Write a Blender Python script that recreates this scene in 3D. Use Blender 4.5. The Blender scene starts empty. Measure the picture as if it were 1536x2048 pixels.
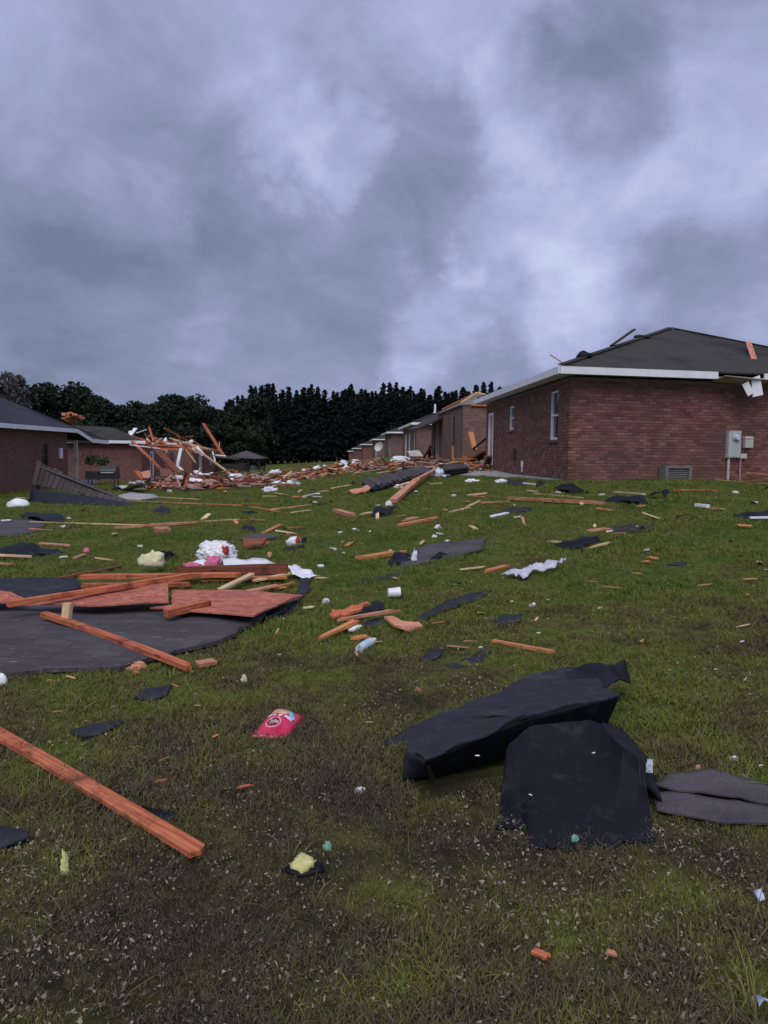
import bpy, bmesh, math, random
import numpy as np
from mathutils import Vector, Matrix, noise as mnoise
from mathutils.geometry import delaunay_2d_cdt

SC = bpy.context.scene
COL = SC.collection
random.seed(7)

# ------------------------------------------------------------------ camera
EYE = Vector((0.0, 0.0, 1.6))
FOC = 1540.0                                    # focal length in photo pixels (photo 1536 x 2048)
PITCH, ROLL = math.atan(121 / FOC), math.radians(0.6)
_F = Vector((0, math.cos(PITCH), -math.sin(PITCH)))
_R0 = Vector((1, 0, 0)); _U0 = Vector((0, math.sin(PITCH), math.cos(PITCH)))
_R = math.cos(ROLL) * _R0 + math.sin(ROLL) * _U0
_U = -math.sin(ROLL) * _R0 + math.cos(ROLL) * _U0
cam = bpy.data.objects.new('camera', bpy.data.cameras.new('camera'))
COL.objects.link(cam)
cam.data.sensor_fit = 'VERTICAL'; cam.data.sensor_height = 32.0
cam.data.lens = 32.0 * FOC / 2048
cam.data.clip_start = 0.05; cam.data.clip_end = 3000
_m = Matrix((_R, _U, -_F)).transposed().to_4x4(); _m.translation = EYE
cam.matrix_world = _m
SC.camera = cam

def ray(px, py):
    return (_F * FOC + _R * (px - 768) - _U * (py - 1024)).normalized()

# ------------------------------------------------------------------ exposure, sun, sky
SC.view_settings.view_transform = 'Standard'; SC.view_settings.look = 'None'
SC.view_settings.gamma = 1.0; SC.view_settings.use_curve_mapping = False
SC.view_settings.exposure = 0.32

SUN_EL, SUN_AZ = math.radians(52), math.radians(188)     # azimuth from +Y clockwise: behind the camera
sd = Vector((math.sin(SUN_AZ) * math.cos(SUN_EL), math.cos(SUN_AZ) * math.cos(SUN_EL), math.sin(SUN_EL)))
sun = bpy.data.objects.new('sun', bpy.data.lights.new('sun', 'SUN')); COL.objects.link(sun)
sun.data.energy = 1.5; sun.data.angle = math.radians(50); sun.data.color = (1.0, 0.95, 0.9)
sun.rotation_euler = (-sd).to_track_quat('-Z', 'Y').to_euler()

world = bpy.data.worlds.new('World'); SC.world = world; world.use_nodes = True
wn = world.node_tree.nodes; wl = world.node_tree.links; wn.clear()
def N(nodes, t, **kw):
    n = nodes.new(t)
    for k, v in kw.items(): setattr(n, k, v)
    return n
def math_node(nodes, links, op, a, b=None, clamp=False):
    n = N(nodes, 'ShaderNodeMath', operation=op, use_clamp=clamp)
    for i, v in enumerate((a, b)):
        if v is None: continue
        if isinstance(v, (int, float)): n.inputs[i].default_value = v
        else: links.new(v, n.inputs[i])
    return n.outputs[0]
wo = N(wn, 'ShaderNodeOutputWorld'); wb = N(wn, 'ShaderNodeBackground'); wl.new(wb.outputs[0], wo.inputs[0])
tc = N(wn, 'ShaderNodeTexCoord')
sep = N(wn, 'ShaderNodeSeparateXYZ'); wl.new(tc.outputs['Generated'], sep.inputs[0])
zc = math_node(wn, wl, 'MAXIMUM', sep.outputs[2], 0.0)
zd = math_node(wn, wl, 'ADD', zc, 0.22)
comb = N(wn, 'ShaderNodeCombineXYZ')
wl.new(math_node(wn, wl, 'DIVIDE', sep.outputs[0], zd), comb.inputs[0])
wl.new(math_node(wn, wl, 'DIVIDE', sep.outputs[1], zd), comb.inputs[1])
def wnoise(vec, scale, detail, rough, dist, off=(0, 0, 0), sc=(1, 1, 1), rot=0):
    mp = N(wn, 'ShaderNodeMapping'); mp.inputs['Location'].default_value = off; mp.inputs['Scale'].default_value = sc
    mp.inputs['Rotation'].default_value = (0, 0, rot)
    wl.new(vec, mp.inputs[0])
    n = N(wn, 'ShaderNodeTexNoise'); wl.new(mp.outputs[0], n.inputs['Vector'])
    n.inputs['Scale'].default_value = scale; n.inputs['Detail'].default_value = detail
    n.inputs['Roughness'].default_value = rough; n.inputs['Distortion'].default_value = dist
    return n
big = wnoise(comb.outputs[0], 1.5, 9, 0.56, 0.5, (3.1, 1.7, 0), (1, 0.8, 1), 0.5)
mid = wnoise(comb.outputs[0], 4.2, 9, 0.6, 0.5, (8.3, 4.2, 0), (1, 0.7, 1), 0.7)
sph = wnoise(tc.outputs['Generated'], 5.2, 8, 0.56, 0.7, (1.3, 0.4, 0), (1, 1, 1.25))
# clouds that stand out of the overcast deck: soft lumps and gaps, edges broken up by noise
dn = wnoise(tc.outputs['Generated'], 7.0, 8, 0.62, 0.3, (5, 2, 1))
dv = N(wn, 'ShaderNodeVectorMath', operation='SUBTRACT'); wl.new(dn.outputs['Color'], dv.inputs[0]); dv.inputs[1].default_value = (0.5, 0.5, 0.5)
ds = N(wn, 'ShaderNodeVectorMath', operation='SCALE'); wl.new(dv.outputs[0], ds.inputs[0]); ds.inputs['Scale'].default_value = 0.20
da = N(wn, 'ShaderNodeVectorMath', operation='ADD'); wl.new(tc.outputs['Generated'], da.inputs[0]); wl.new(ds.outputs[0], da.inputs[1])
dnm = N(wn, 'ShaderNodeVectorMath', operation='NORMALIZE'); wl.new(da.outputs[0], dnm.inputs[0])
CLOUDS = [(955, 25, 110, .34), (1055, 235, 80, .26), (1040, 290, 50, .16), (1215, 345, 120, .26), (1490, 270, 120, .24), (1400, 320, 90, .12), (705, 290, 62, .34), (700, 360, 50, .14), (570, 275, 60, .2), (520, 220, 80, .12),
          (250, 410, 85, .32), (340, 370, 50, .15), (640, 505, 60, .18), (880, 640, 85, .26), (870, 700, 70, .16), (1175, 595, 95, .32), (1090, 600, 80, .16), (950, 475, 80, .2), (900, 530, 40, .2), (1050, 450, 70, .12), (420, 190, 130, .08),
          (150, 290, 200, -.10), (850, 330, 140, -.16), (560, 420, 140, -.14), (1170, 175, 100, -.22), (350, 620, 230, -.12), (120, 700, 220, -.12),
          (640, 600, 130, -.1), (1000, 690, 110, -.14), (1400, 480, 190, -.1), (1330, 580, 110, -.12), (300, 470, 110, -.12), (100, 60, 160, .05), (850, 120, 130, -.08), (1300, 90, 150, -.05), (60, 210, 120, .06), (780, 520, 100, -.06)]
acc = None
for px, py, r, amp in CLOUDS:
    d = ray(px, py)
    dp = N(wn, 'ShaderNodeVectorMath', operation='DOT_PRODUCT'); wl.new(dnm.outputs[0], dp.inputs[0]); dp.inputs[1].default_value = d
    mr = N(wn, 'ShaderNodeMapRange', interpolation_type='SMOOTHSTEP'); wl.new(dp.outputs['Value'], mr.inputs[0])
    mr.inputs[1].default_value = math.cos(1.7 * r / FOC); mr.inputs[2].default_value = 1.0
    mr.inputs[3].default_value = 0.0; mr.inputs[4].default_value = amp * (.66 if amp > 0 else .9)
    acc = mr.outputs[0] if acc is None else math_node(wn, wl, 'ADD', acc, mr.outputs[0])
v = math_node(wn, wl, 'MULTIPLY', math_node(wn, wl, 'SUBTRACT', big.outputs[0], 0.5), 0.46)
v = math_node(wn, wl, 'ADD', v, math_node(wn, wl, 'MULTIPLY', math_node(wn, wl, 'SUBTRACT', mid.outputs[0], 0.5), 0.34))
v = math_node(wn, wl, 'ADD', v, math_node(wn, wl, 'MULTIPLY', math_node(wn, wl, 'SUBTRACT', sph.outputs[0], 0.5), 0.62))
v = math_node(wn, wl, 'ADD', v, acc)
v = math_node(wn, wl, 'ADD', v, math_node(wn, wl, 'ADD', math_node(wn, wl, 'MULTIPLY', zc, 0.20), 0.415))
rp = N(wn, 'ShaderNodeValToRGB'); wl.new(v, rp.inputs[0])
e = rp.color_ramp.elements
e[0].position = 0.10; e[0].color = (0.135, 0.168, 0.255, 1)
e[1].position = 1.0; e[1].color = (0.56, 0.62, 0.82, 1)
for pos, c in ((0.38, (0.222, 0.252, 0.40, 1)), (0.62, (0.332, 0.368, 0.575, 1))):
    el = rp.color_ramp.elements.new(pos); el.color = c
sky = N(wn, 'ShaderNodeTexSky', sky_type='NISHITA'); sky.sun_disc = False
sky.sun_elevation = SUN_EL; sky.sun_rotation = SUN_AZ
skm = N(wn, 'ShaderNodeVectorMath', operation='SCALE'); wl.new(sky.outputs[0], skm.inputs[0]); skm.inputs['Scale'].default_value = 0.06
mx = N(wn, 'ShaderNodeMix', data_type='RGBA'); mx.inputs[0].default_value = 0.06
wl.new(rp.outputs[0], mx.inputs[6]); wl.new(skm.outputs[0], mx.inputs[7])
wl.new(mx.outputs[2], wb.inputs[0]); wb.inputs[1].default_value = 1.0

# ------------------------------------------------------------------ terrain
CP = np.array([(0,0,0),(-4,0,0),(4,0,.05),(0,4,.03),(-4,5,0),(4,5,.25),(0,8,.12),(5,9,.55),(-5,9,-.03),(1.5,13,.4),(5,14,.8),(10,14,.85),
  (2.5,17,.68),(4.4,18.6,.93),(9,20,.93),(14,21,.95),(4,29,.93),(12,29,1.0),(0,24,.6),(-5,20,.1),(-10,22,-.15),(-15,31,-.21),(-20,24,-.2),
  (-16,44,-.4),(-9,34,-.15),(-4,34,.2),(1,34,1.0),(3.6,36,1.12),(2.4,59,1.02),(.8,92,1.02),(-1.6,125,.6),(-4.2,150,0),(-7,175,-.7),(-8.7,195,-1.3),
  (-17,53,-.59),(-18,70,-.63),(-16,88,-1.2),(-8,60,-.2),(-8,90,-.6),(-15,130,-1.6),(-40,60,-.6),(-60,120,-1.5),(30,30,1),(40,100,.8),
  (30,190,-.6),(-30,200,-2),(0,240,-1.8),(60,240,-1),(-20,-10,0),(20,-10,.5),(-60,20,-.3),(60,60,1),(-60,220,-2)], float)
def _k(r2): return 0.5 * r2 * np.log(r2 + 1e-9)
def _solve():
    n = len(CP); S = 30.0
    X = CP[:, :2] / S
    d2 = ((X[:, None] - X[None]) ** 2).sum(-1)
    K = _k(d2) + np.eye(n) * 0.004
    P = np.hstack([np.ones((n, 1)), X])
    A = np.block([[K, P], [P.T, np.zeros((3, 3))]])
    return X, np.linalg.solve(A, np.concatenate([CP[:, 2], np.zeros(3)])), S
_X, _W, _S = _solve()
def gz_arr(x, y):
    x = np.clip(np.asarray(x, float), -65, 65) / _S; y = np.clip(np.asarray(y, float), -12, 245) / _S
    sh = x.shape; x = x.ravel(); y = y.ravel()
    out = np.empty(len(x))
    for i in range(0, len(x), 20000):
        q = np.stack([x[i:i+20000], y[i:i+20000]], 1)
        d2 = ((q[:, None] - _X[None]) ** 2).sum(-1)
        out[i:i+20000] = _k(d2) @ _W[:-3] + _W[-3] + q @ _W[-2:]
    return out.reshape(sh)
def gz(x, y): return float(gz_arr([x], [y])[0])
_TS = np.concatenate([np.linspace(1.5, 12, 300), np.linspace(12.05, 60, 500), np.linspace(60.2, 240, 400)])
def ground(px, py, h=0.0):
    """the world point at height h over the ground that is seen at this pixel of the photograph"""
    d = ray(px, py)
    x = EYE.x + d.x * _TS; y = EYE.y + d.y * _TS; z = EYE.z + d.z * _TS
    f = z - (gz_arr(x, y) + h)
    idx = np.where(f < 0)[0]
    if len(idx) == 0:
        t = 60.0
    else:
        i = idx[0]
        t = _TS[0] if i == 0 else _TS[i-1] + (_TS[i] - _TS[i-1]) * f[i-1] / (f[i-1] - f[i])
    return EYE + d * float(t)
def at(px, py, dist):
    d = ray(px, py); return EYE + d * (dist / d.y)

# ------------------------------------------------------------------ materials
MATS = {}
def new_mat(name):
    m = bpy.data.materials.new(name); m.use_nodes = True; MATS[name] = m
    n = m.node_tree.nodes; l = m.node_tree.links
    return m, n, l, n['Principled BSDF']
def noise_mat(name, c1, c2, scale=5.0, stretch=(1, 1, 1), rough=0.8, bump=0.3, bscale=None, detail=5, spec=0.3,
              dirt=None, dscale=1.5, dcut=(0.5, 0.75), rnd=0.0, metal=0.0, lo=0.32, hi=0.68, bdist=0.01):
    m, n, l, p = new_mat(name)
    t = N(n, 'ShaderNodeTexCoord'); mp = N(n, 'ShaderNodeMapping'); l.new(t.outputs['Object'], mp.inputs[0]); mp.inputs['Scale'].default_value = stretch
    oi = N(n, 'ShaderNodeObjectInfo')
    va = N(n, 'ShaderNodeVectorMath', operation='ADD'); l.new(mp.outputs[0], va.inputs[0])
    cx = N(n, 'ShaderNodeCombineXYZ'); mm = math_node(n, l, 'MULTIPLY', oi.outputs['Random'], 57.0)
    l.new(mm, cx.inputs[0]); l.new(mm, cx.inputs[1]); l.new(cx.outputs[0], va.inputs[1])
    no = N(n, 'ShaderNodeTexNoise'); l.new(va.outputs[0], no.inputs['Vector']); no.inputs['Scale'].default_value = scale; no.inputs['Detail'].default_value = detail; no.inputs['Roughness'].default_value = 0.6
    r = N(n, 'ShaderNodeValToRGB'); l.new(no.outputs[0], r.inputs[0])
    r.color_ramp.elements[0].position = lo; r.color_ramp.elements[0].color = (*c1, 1)
    r.color_ramp.elements[1].position = hi; r.color_ramp.elements[1].color = (*c2, 1)
    colr = r.outputs[0]
    if dirt:
        dn_ = N(n, 'ShaderNodeTexNoise'); l.new(va.outputs[0] if False else t.outputs['Object'], dn_.inputs['Vector']); dn_.inputs['Scale'].default_value = dscale; dn_.inputs['Detail'].default_value = 6; dn_.inputs['Roughness'].default_value = 0.65
        mr = N(n, 'ShaderNodeMapRange'); l.new(dn_.outputs[0], mr.inputs[0]); mr.inputs[1].default_value = dcut[0]; mr.inputs[2].default_value = dcut[1]
        mxx = N(n, 'ShaderNodeMix', data_type='RGBA'); l.new(mr.outputs[0], mxx.inputs[0]); l.new(colr, mxx.inputs[6]); mxx.inputs[7].default_value = (*dirt, 1)
        colr = mxx.outputs[2]
    if name.startswith('wood'):
        mk = N(n, 'ShaderNodeMapping'); l.new(t.outputs['Object'], mk.inputs[0]); mk.inputs['Scale'].default_value = (2.6, 9, 9); l.new(cx.outputs[0], mk.inputs['Location'])
        vk = N(n, 'ShaderNodeTexVoronoi'); l.new(mk.outputs[0], vk.inputs['Vector']); vk.inputs['Scale'].default_value = 1.0
        kr = N(n, 'ShaderNodeMapRange'); l.new(vk.outputs['Distance'], kr.inputs[0]); kr.inputs[1].default_value = .06; kr.inputs[2].default_value = .16; kr.inputs[3].default_value = .8; kr.inputs[4].default_value = 0
        mk2 = N(n, 'ShaderNodeMix', data_type='RGBA'); l.new(kr.outputs[0], mk2.inputs[0]); l.new(colr, mk2.inputs[6]); mk2.inputs[7].default_value = (c1[0]*.35, c1[1]*.35, c1[2]*.35, 1)
        colr = mk2.outputs[2]
    if rnd:
        hs = N(n, 'ShaderNodeHueSaturation'); l.new(colr, hs.inputs['Color'])
        mr = N(n, 'ShaderNodeMapRange'); l.new(oi.outputs['Random'], mr.inputs[0]); mr.inputs[3].default_value = 1 - rnd; mr.inputs[4].default_value = 1 + rnd
        l.new(mr.outputs[0], hs.inputs['Value'])
        colr = hs.outputs[0]
    l.new(colr, p.inputs['Base Color'])
    p.inputs['Roughness'].default_value = rough; p.inputs['Specular IOR Level'].default_value = spec; p.inputs['Metallic'].default_value = metal
    if bump:
        b = N(n, 'ShaderNodeBump'); b.inputs['Strength'].default_value = bump; b.inputs['Distance'].default_value = bdist
        if bscale:
            n2 = N(n, 'ShaderNodeTexNoise'); l.new(va.outputs[0], n2.inputs['Vector']); n2.inputs['Scale'].default_value = bscale; n2.inputs['Detail'].default_value = 4
            l.new(n2.outputs[0], b.inputs['Height'])
        else: l.new(no.outputs[0], b.inputs['Height'])
        l.new(b.outputs[0], p.inputs['Normal'])
    return m
GR = (1.2, 22, 22)
noise_mat('wood_red', (.31, .066, .026), (.62, .205, .092), 2.6, GR, .78, .8, dirt=(.15, .035, .02), dscale=7, dcut=(.5, .7), rnd=.18, bdist=.004)
noise_mat('wood_pink', (.40, .15, .085), (.62, .31, .20), 2.6, GR, .8, .7, dirt=(.26, .09, .05), dscale=6, dcut=(.52, .75), rnd=.18, bdist=.004)
noise_mat('wood_orange', (.38, .12, .04), (.62, .28, .11), 2.6, GR, .78, .7, dirt=(.30, .08, .03), dscale=5, dcut=(.55, .78), rnd=.15)
noise_mat('wood_pale', (.52, .34, .19), (.74, .54, .33), 2.2, GR, .8, .4, dirt=(.40, .22, .11), dscale=3, dcut=(.55, .8), rnd=.15)
noise_mat('wood_brown', (.13, .045, .025), (.30, .10, .05), 2.2, GR, .8, .5, dirt=(.08, .03, .02), dscale=4, rnd=.15)
noise_mat('wood_grey', (.042, .034, .034), (.105, .086, .085), 2.2, GR, .88, .6, dirt=(.055, .048, .05), dscale=4, rnd=.2)
noise_mat('wood_dark', (.02, .018, .018), (.05, .04, .038), 2.2, GR, .8, .5, rnd=.2)
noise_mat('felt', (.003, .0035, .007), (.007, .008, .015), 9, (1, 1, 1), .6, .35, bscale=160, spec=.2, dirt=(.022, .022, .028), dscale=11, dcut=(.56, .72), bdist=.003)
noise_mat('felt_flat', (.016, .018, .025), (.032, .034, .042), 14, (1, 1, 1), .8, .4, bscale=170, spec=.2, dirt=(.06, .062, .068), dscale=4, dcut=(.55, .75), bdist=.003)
noise_mat('shingle', (.055, .05, .055), (.12, .108, .115), 120, (1, 1, 1), .9, .4, spec=.2, dirt=(.04, .037, .043), dscale=1.6, dcut=(.45, .7), bdist=.003)
noise_mat('roofing', (.036, .035, .032), (.072, .069, .063), 30, (1, 1, 1), .92, .3, spec=.12, dirt=(.024, .023, .022), dscale=.6, dcut=(.45, .7), bdist=.004)
noise_mat('roofing_blue', (.032, .035, .045), (.058, .062, .075), 30, (1, 1, 1), .9, .3, spec=.15, dirt=(.025, .028, .036), dscale=.4, dcut=(.45, .7), bdist=.004)
noise_mat('white_paint', (.74, .75, .80), (.86, .86, .90), 3, (1, 1, 1), .5, .05, dirt=(.55, .55, .58), dscale=1.3, dcut=(.6, .8))
noise_mat('white_plastic', (.72, .74, .78), (.86, .87, .88), 9, (1, 1, 1), .35, .2, spec=.5, rnd=.06)
noise_mat('paper', (.72, .72, .70), (.86, .86, .84), 14, (1, 1, 1), .8, .2, rnd=.1)
noise_mat('cloth_lavender', (.40, .39, .47), (.60, .58, .66), 18, (1, 1, 1), .9, .4, bscale=60, bdist=.004)
noise_mat('cloth_blue', (.52, .60, .78), (.66, .74, .88), 8, (1, 1, 1), .8, .3)
noise_mat('cloth_pink', (.55, .10, .22), (.75, .24, .36), 8, (1, 1, 1), .85, .3)
noise_mat('cloth_red', (.35, .02, .03), (.55, .06, .06), 8, (1, 1, 1), .85, .3)
noise_mat('insulation_yellow', (.50, .46, .14), (.74, .70, .34), 22, (1, 1, 1), .95, .8, bscale=60, bdist=.01)
noise_mat('insulation_cream', (.56, .50, .26), (.78, .74, .52), 12, (1, 1, 1), .9, .6, bscale=40, bdist=.01)
noise_mat('insulation_green', (.12, .30, .20), (.25, .48, .34), 12, (1, 1, 1), .9, .6, bscale=40, bdist=.01)
noise_mat('concrete', (.30, .29, .29), (.44, .42, .41), 6, (1, 1, 1), .9, .3, dirt=(.22, .21, .20), dscale=2)
noise_mat('mortar', (.16, .13, .12), (.23, .19, .175), 20, (1, 1, 1), .95, .4)
noise_mat('grey_metal', (.38, .41, .42), (.50, .53, .53), 5, (1, 1, 1), .45, .1, spec=.5, dirt=(.28, .29, .29), dscale=3, dcut=(.55, .8))
noise_mat('pale_metal', (.46, .45, .41), (.58, .57, .53), 5, (1, 1, 1), .55, .1, dirt=(.34, .33, .30), dscale=3, dcut=(.55, .8))
noise_mat('vent_grey', (.13, .13, .12), (.21, .21, .19), 8, (1, 1, 1), .7, .2)
noise_mat('rust_pipe', (.28, .18, .15), (.40, .28, .24), 9, (1, 1, 1), .7, .2)
noise_mat('black_metal', (.010, .010, .012), (.025, .025, .03), 6, (1, 1, 1), .45, .2, spec=.5)
noise_mat('dark_interior', (.03, .025, .022), (.06, .05, .045), 4, (1, 1, 1), .95, .2)
noise_mat('drywall', (.40, .35, .31), (.52, .46, .41), 2, (1, 1, 1), .9, .2, dirt=(.26, .20, .17), dscale=1.2, dcut=(.5, .7))
noise_mat('sheathing', (.15, .125, .11), (.24, .20, .175), 3, (1, 1, 1), .9, .3, dirt=(.20, .10, .08), dscale=1.0, dcut=(.52, .75))
noise_mat('bark', (.045, .035, .028), (.09, .07, .055), 6, (1, 1, 6), .95, .8, bdist=.05)
noise_mat('bag_red', (.56, .008, .06), (.70, .02, .10), 9, (1, 1, 1), .32, .25, spec=.5)
noise_mat('print_white', (.78, .62, .68), (.86, .74, .78), 9, (1, 1, 1), .4, 0)
noise_mat('print_salmon', (.75, .30, .27), (.80, .36, .32), 9, (1, 1, 1), .4, 0)
noise_mat('print_dark', (.16, .01, .03), (.22, .02, .04), 9, (1, 1, 1), .4, 0)
noise_mat('print_blue', (.10, .42, .66), (.42, .72, .82), 14, (1, 1, 1), .4, 0)
noise_mat('print_chicken', (.62, .24, .12), (.78, .50, .34), 24, (1, 1, 1), .4, 0)
noise_mat('clear_plastic', (.42, .48, .56), (.70, .74, .78), 7, (1, 1, 1), .2, .3, spec=.6)
noise_mat('plant_leaf', (.03, .06, .015), (.07, .11, .03), 9, (1, 1, 1), .8, .1, rnd=.3)
# glass: dark, glossy
m, n_, l_, p_ = new_mat('glass'); p_.inputs['Base Color'].default_value = (.02, .022, .03, 1); p_.inputs['Roughness'].default_value = .08; p_.inputs['Specular IOR Level'].default_value = .6
def ori_board():
    m, n, l, p = new_mat('strand_board')
    t = N(n, 'ShaderNodeTexCoord'); mp = N(n, 'ShaderNodeMapping'); l.new(t.outputs['Object'], mp.inputs[0]); mp.inputs['Scale'].default_value = (14, 34, 20); mp.inputs['Rotation'].default_value = (0, 0, .4)
    no = N(n, 'ShaderNodeTexNoise'); l.new(mp.outputs[0], no.inputs['Vector']); no.inputs['Scale'].default_value = .6; no.inputs['Detail'].default_value = 3
    vm = N(n, 'ShaderNodeVectorMath', operation='MULTIPLY_ADD'); l.new(no.outputs['Color'], vm.inputs[0]); vm.inputs[1].default_value = (3.4, 3.4, 3.4); l.new(mp.outputs[0], vm.inputs[2])
    vo = N(n, 'ShaderNodeTexVoronoi'); l.new(vm.outputs[0], vo.inputs['Vector']); vo.inputs['Scale'].default_value = 1.0
    sx = N(n, 'ShaderNodeSeparateColor'); l.new(vo.outputs['Color'], sx.inputs[0])
    r = N(n, 'ShaderNodeValToRGB'); l.new(sx.outputs[0], r.inputs[0])
    r.color_ramp.elements[0].color = (.30, .075, .045, 1); r.color_ramp.elements[1].color = (.58, .21, .135, 1)
    n2 = N(n, 'ShaderNodeTexNoise'); l.new(t.outputs['Object'], n2.inputs['Vector']); n2.inputs['Scale'].default_value = 2.5; n2.inputs['Detail'].default_value = 6
    mr = N(n, 'ShaderNodeMapRange'); l.new(n2.outputs[0], mr.inputs[0]); mr.inputs[1].default_value = .5; mr.inputs[2].default_value = .8; mr.inputs[4].default_value = .6
    mx2 = N(n, 'ShaderNodeMix', data_type='RGBA'); l.new(mr.outputs[0], mx2.inputs[0]); l.new(r.outputs[0], mx2.inputs[6]); mx2.inputs[7].default_value = (.25, .07, .055, 1)
    l.new(mx2.outputs[2], p.inputs['Base Color']); p.inputs['Roughness'].default_value = .75; p.inputs['Specular IOR Level'].default_value = .3
    b = N(n, 'ShaderNodeBump'); b.inputs['Strength'].default_value = .4; b.inputs['Distance'].default_value = .004; l.new(sx.outputs[0], b.inputs['Height']); l.new(b.outputs[0], p.inputs['Normal'])
ori_board()
def shingle_rows():
    m, n, l, p = new_mat('shingle_rows')
    t = N(n, 'ShaderNodeTexCoord'); mp = N(n, 'ShaderNodeMapping'); l.new(t.outputs['Object'], mp.inputs[0]); mp.inputs['Rotation'].default_value = (0, 0, .12)
    br = N(n, 'ShaderNodeTexBrick'); l.new(mp.outputs[0], br.inputs['Vector']); br.inputs['Scale'].default_value = 1; br.inputs['Brick Width'].default_value = .31; br.inputs['Row Height'].default_value = .135; br.inputs['Mortar Size'].default_value = .003
    br.inputs['Color1'].default_value = (.070, .062, .069, 1); br.inputs['Color2'].default_value = (.098, .086, .095, 1); br.inputs['Mortar'].default_value = (.050, .045, .051, 1); br.inputs['Bias'].default_value = -.2
    no = N(n, 'ShaderNodeTexNoise'); l.new(t.outputs['Object'], no.inputs['Vector']); no.inputs['Scale'].default_value = 90; no.inputs['Detail'].default_value = 4
    n2 = N(n, 'ShaderNodeTexNoise'); l.new(t.outputs['Object'], n2.inputs['Vector']); n2.inputs['Scale'].default_value = 1.8; n2.inputs['Detail'].default_value = 7; n2.inputs['Roughness'].default_value = .65
    sc = math_node(n, l, 'ADD', math_node(n, l, 'MULTIPLY', no.outputs[0], .9), math_node(n, l, 'MULTIPLY', n2.outputs[0], .9))
    vs = N(n, 'ShaderNodeVectorMath', operation='SCALE'); l.new(br.outputs[0], vs.inputs[0]); l.new(sc, vs.inputs['Scale'])
    n3 = N(n, 'ShaderNodeTexNoise'); mp3 = N(n, 'ShaderNodeMapping'); l.new(t.outputs['Object'], mp3.inputs[0]); mp3.inputs['Scale'].default_value = (3, 14, 3); l.new(mp3.outputs[0], n3.inputs['Vector']); n3.inputs['Scale'].default_value = 2.0; n3.inputs['Detail'].default_value = 4
    mr = N(n, 'ShaderNodeMapRange'); l.new(n3.outputs[0], mr.inputs[0]); mr.inputs[1].default_value = .66; mr.inputs[2].default_value = .74; mr.inputs[4].default_value = .75
    mx = N(n, 'ShaderNodeMix', data_type='RGBA'); l.new(mr.outputs[0], mx.inputs[0]); l.new(vs.outputs[0], mx.inputs[6]); mx.inputs[7].default_value = (.26, .23, .24, 1)
    l.new(mx.outputs[2], p.inputs['Base Color']); p.inputs['Roughness'].default_value = .9; p.inputs['Specular IOR Level'].default_value = .2
    b = N(n, 'ShaderNodeBump'); b.inputs['Strength'].default_value = .7; b.inputs['Distance'].default_value = .008; b.invert = True; l.new(br.outputs['Fac'], b.inputs['Height']); l.new(b.outputs[0], p.inputs['Normal'])
shingle_rows()
def brick_piece():          # real bricks: each one its own tone
    m, n, l, p = new_mat('brick_piece')
    oi = N(n, 'ShaderNodeObjectInfo'); ge = N(n, 'ShaderNodeNewGeometry'); t = N(n, 'ShaderNodeTexCoord')
    s = math_node(n, l, 'FRACT', math_node(n, l, 'ADD', oi.outputs['Random'], ge.outputs['Random Per Island']))
    r = N(n, 'ShaderNodeValToRGB'); l.new(s, r.inputs[0])
    el = r.color_ramp.elements; el[0].color = (.125, .056, .047, 1); el[1].color = (.28, .14, .11, 1)
    for pos, c in ((.25, (.17, .074, .06, 1)), (.6, (.205, .09, .073, 1)), (.85, (.235, .108, .088, 1))):
        q = el.new(pos); q.color = c
    no = N(n, 'ShaderNodeTexNoise'); l.new(ge.outputs['Position'], no.inputs['Vector']); no.inputs['Scale'].default_value = 1.1; no.inputs['Detail'].default_value = 6
    mr = N(n, 'ShaderNodeMapRange'); l.new(no.outputs[0], mr.inputs[0]); mr.inputs[1].default_value = .45; mr.inputs[2].default_value = .7; mr.inputs[4].default_value = .55
    mx2 = N(n, 'ShaderNodeMix', data_type='RGBA'); l.new(mr.outputs[0], mx2.inputs[0]); l.new(r.outputs[0], mx2.inputs[6]); mx2.inputs[7].default_value = (.10, .068, .05, 1)
    l.new(mx2.outputs[2], p.inputs['Base Color']); p.inputs['Roughness'].default_value = .85; p.inputs['Specular IOR Level'].default_value = .2
    n3 = N(n, 'ShaderNodeTexNoise'); l.new(ge.outputs['Position'], n3.inputs['Vector']); n3.inputs['Scale'].default_value = 60
    b = N(n, 'ShaderNodeBump'); b.inputs['Strength'].default_value = .4; b.inputs['Distance'].default_value = .004; l.new(n3.outputs[0], b.inputs['Height']); l.new(b.outputs[0], p.inputs['Normal'])
brick_piece()
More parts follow.
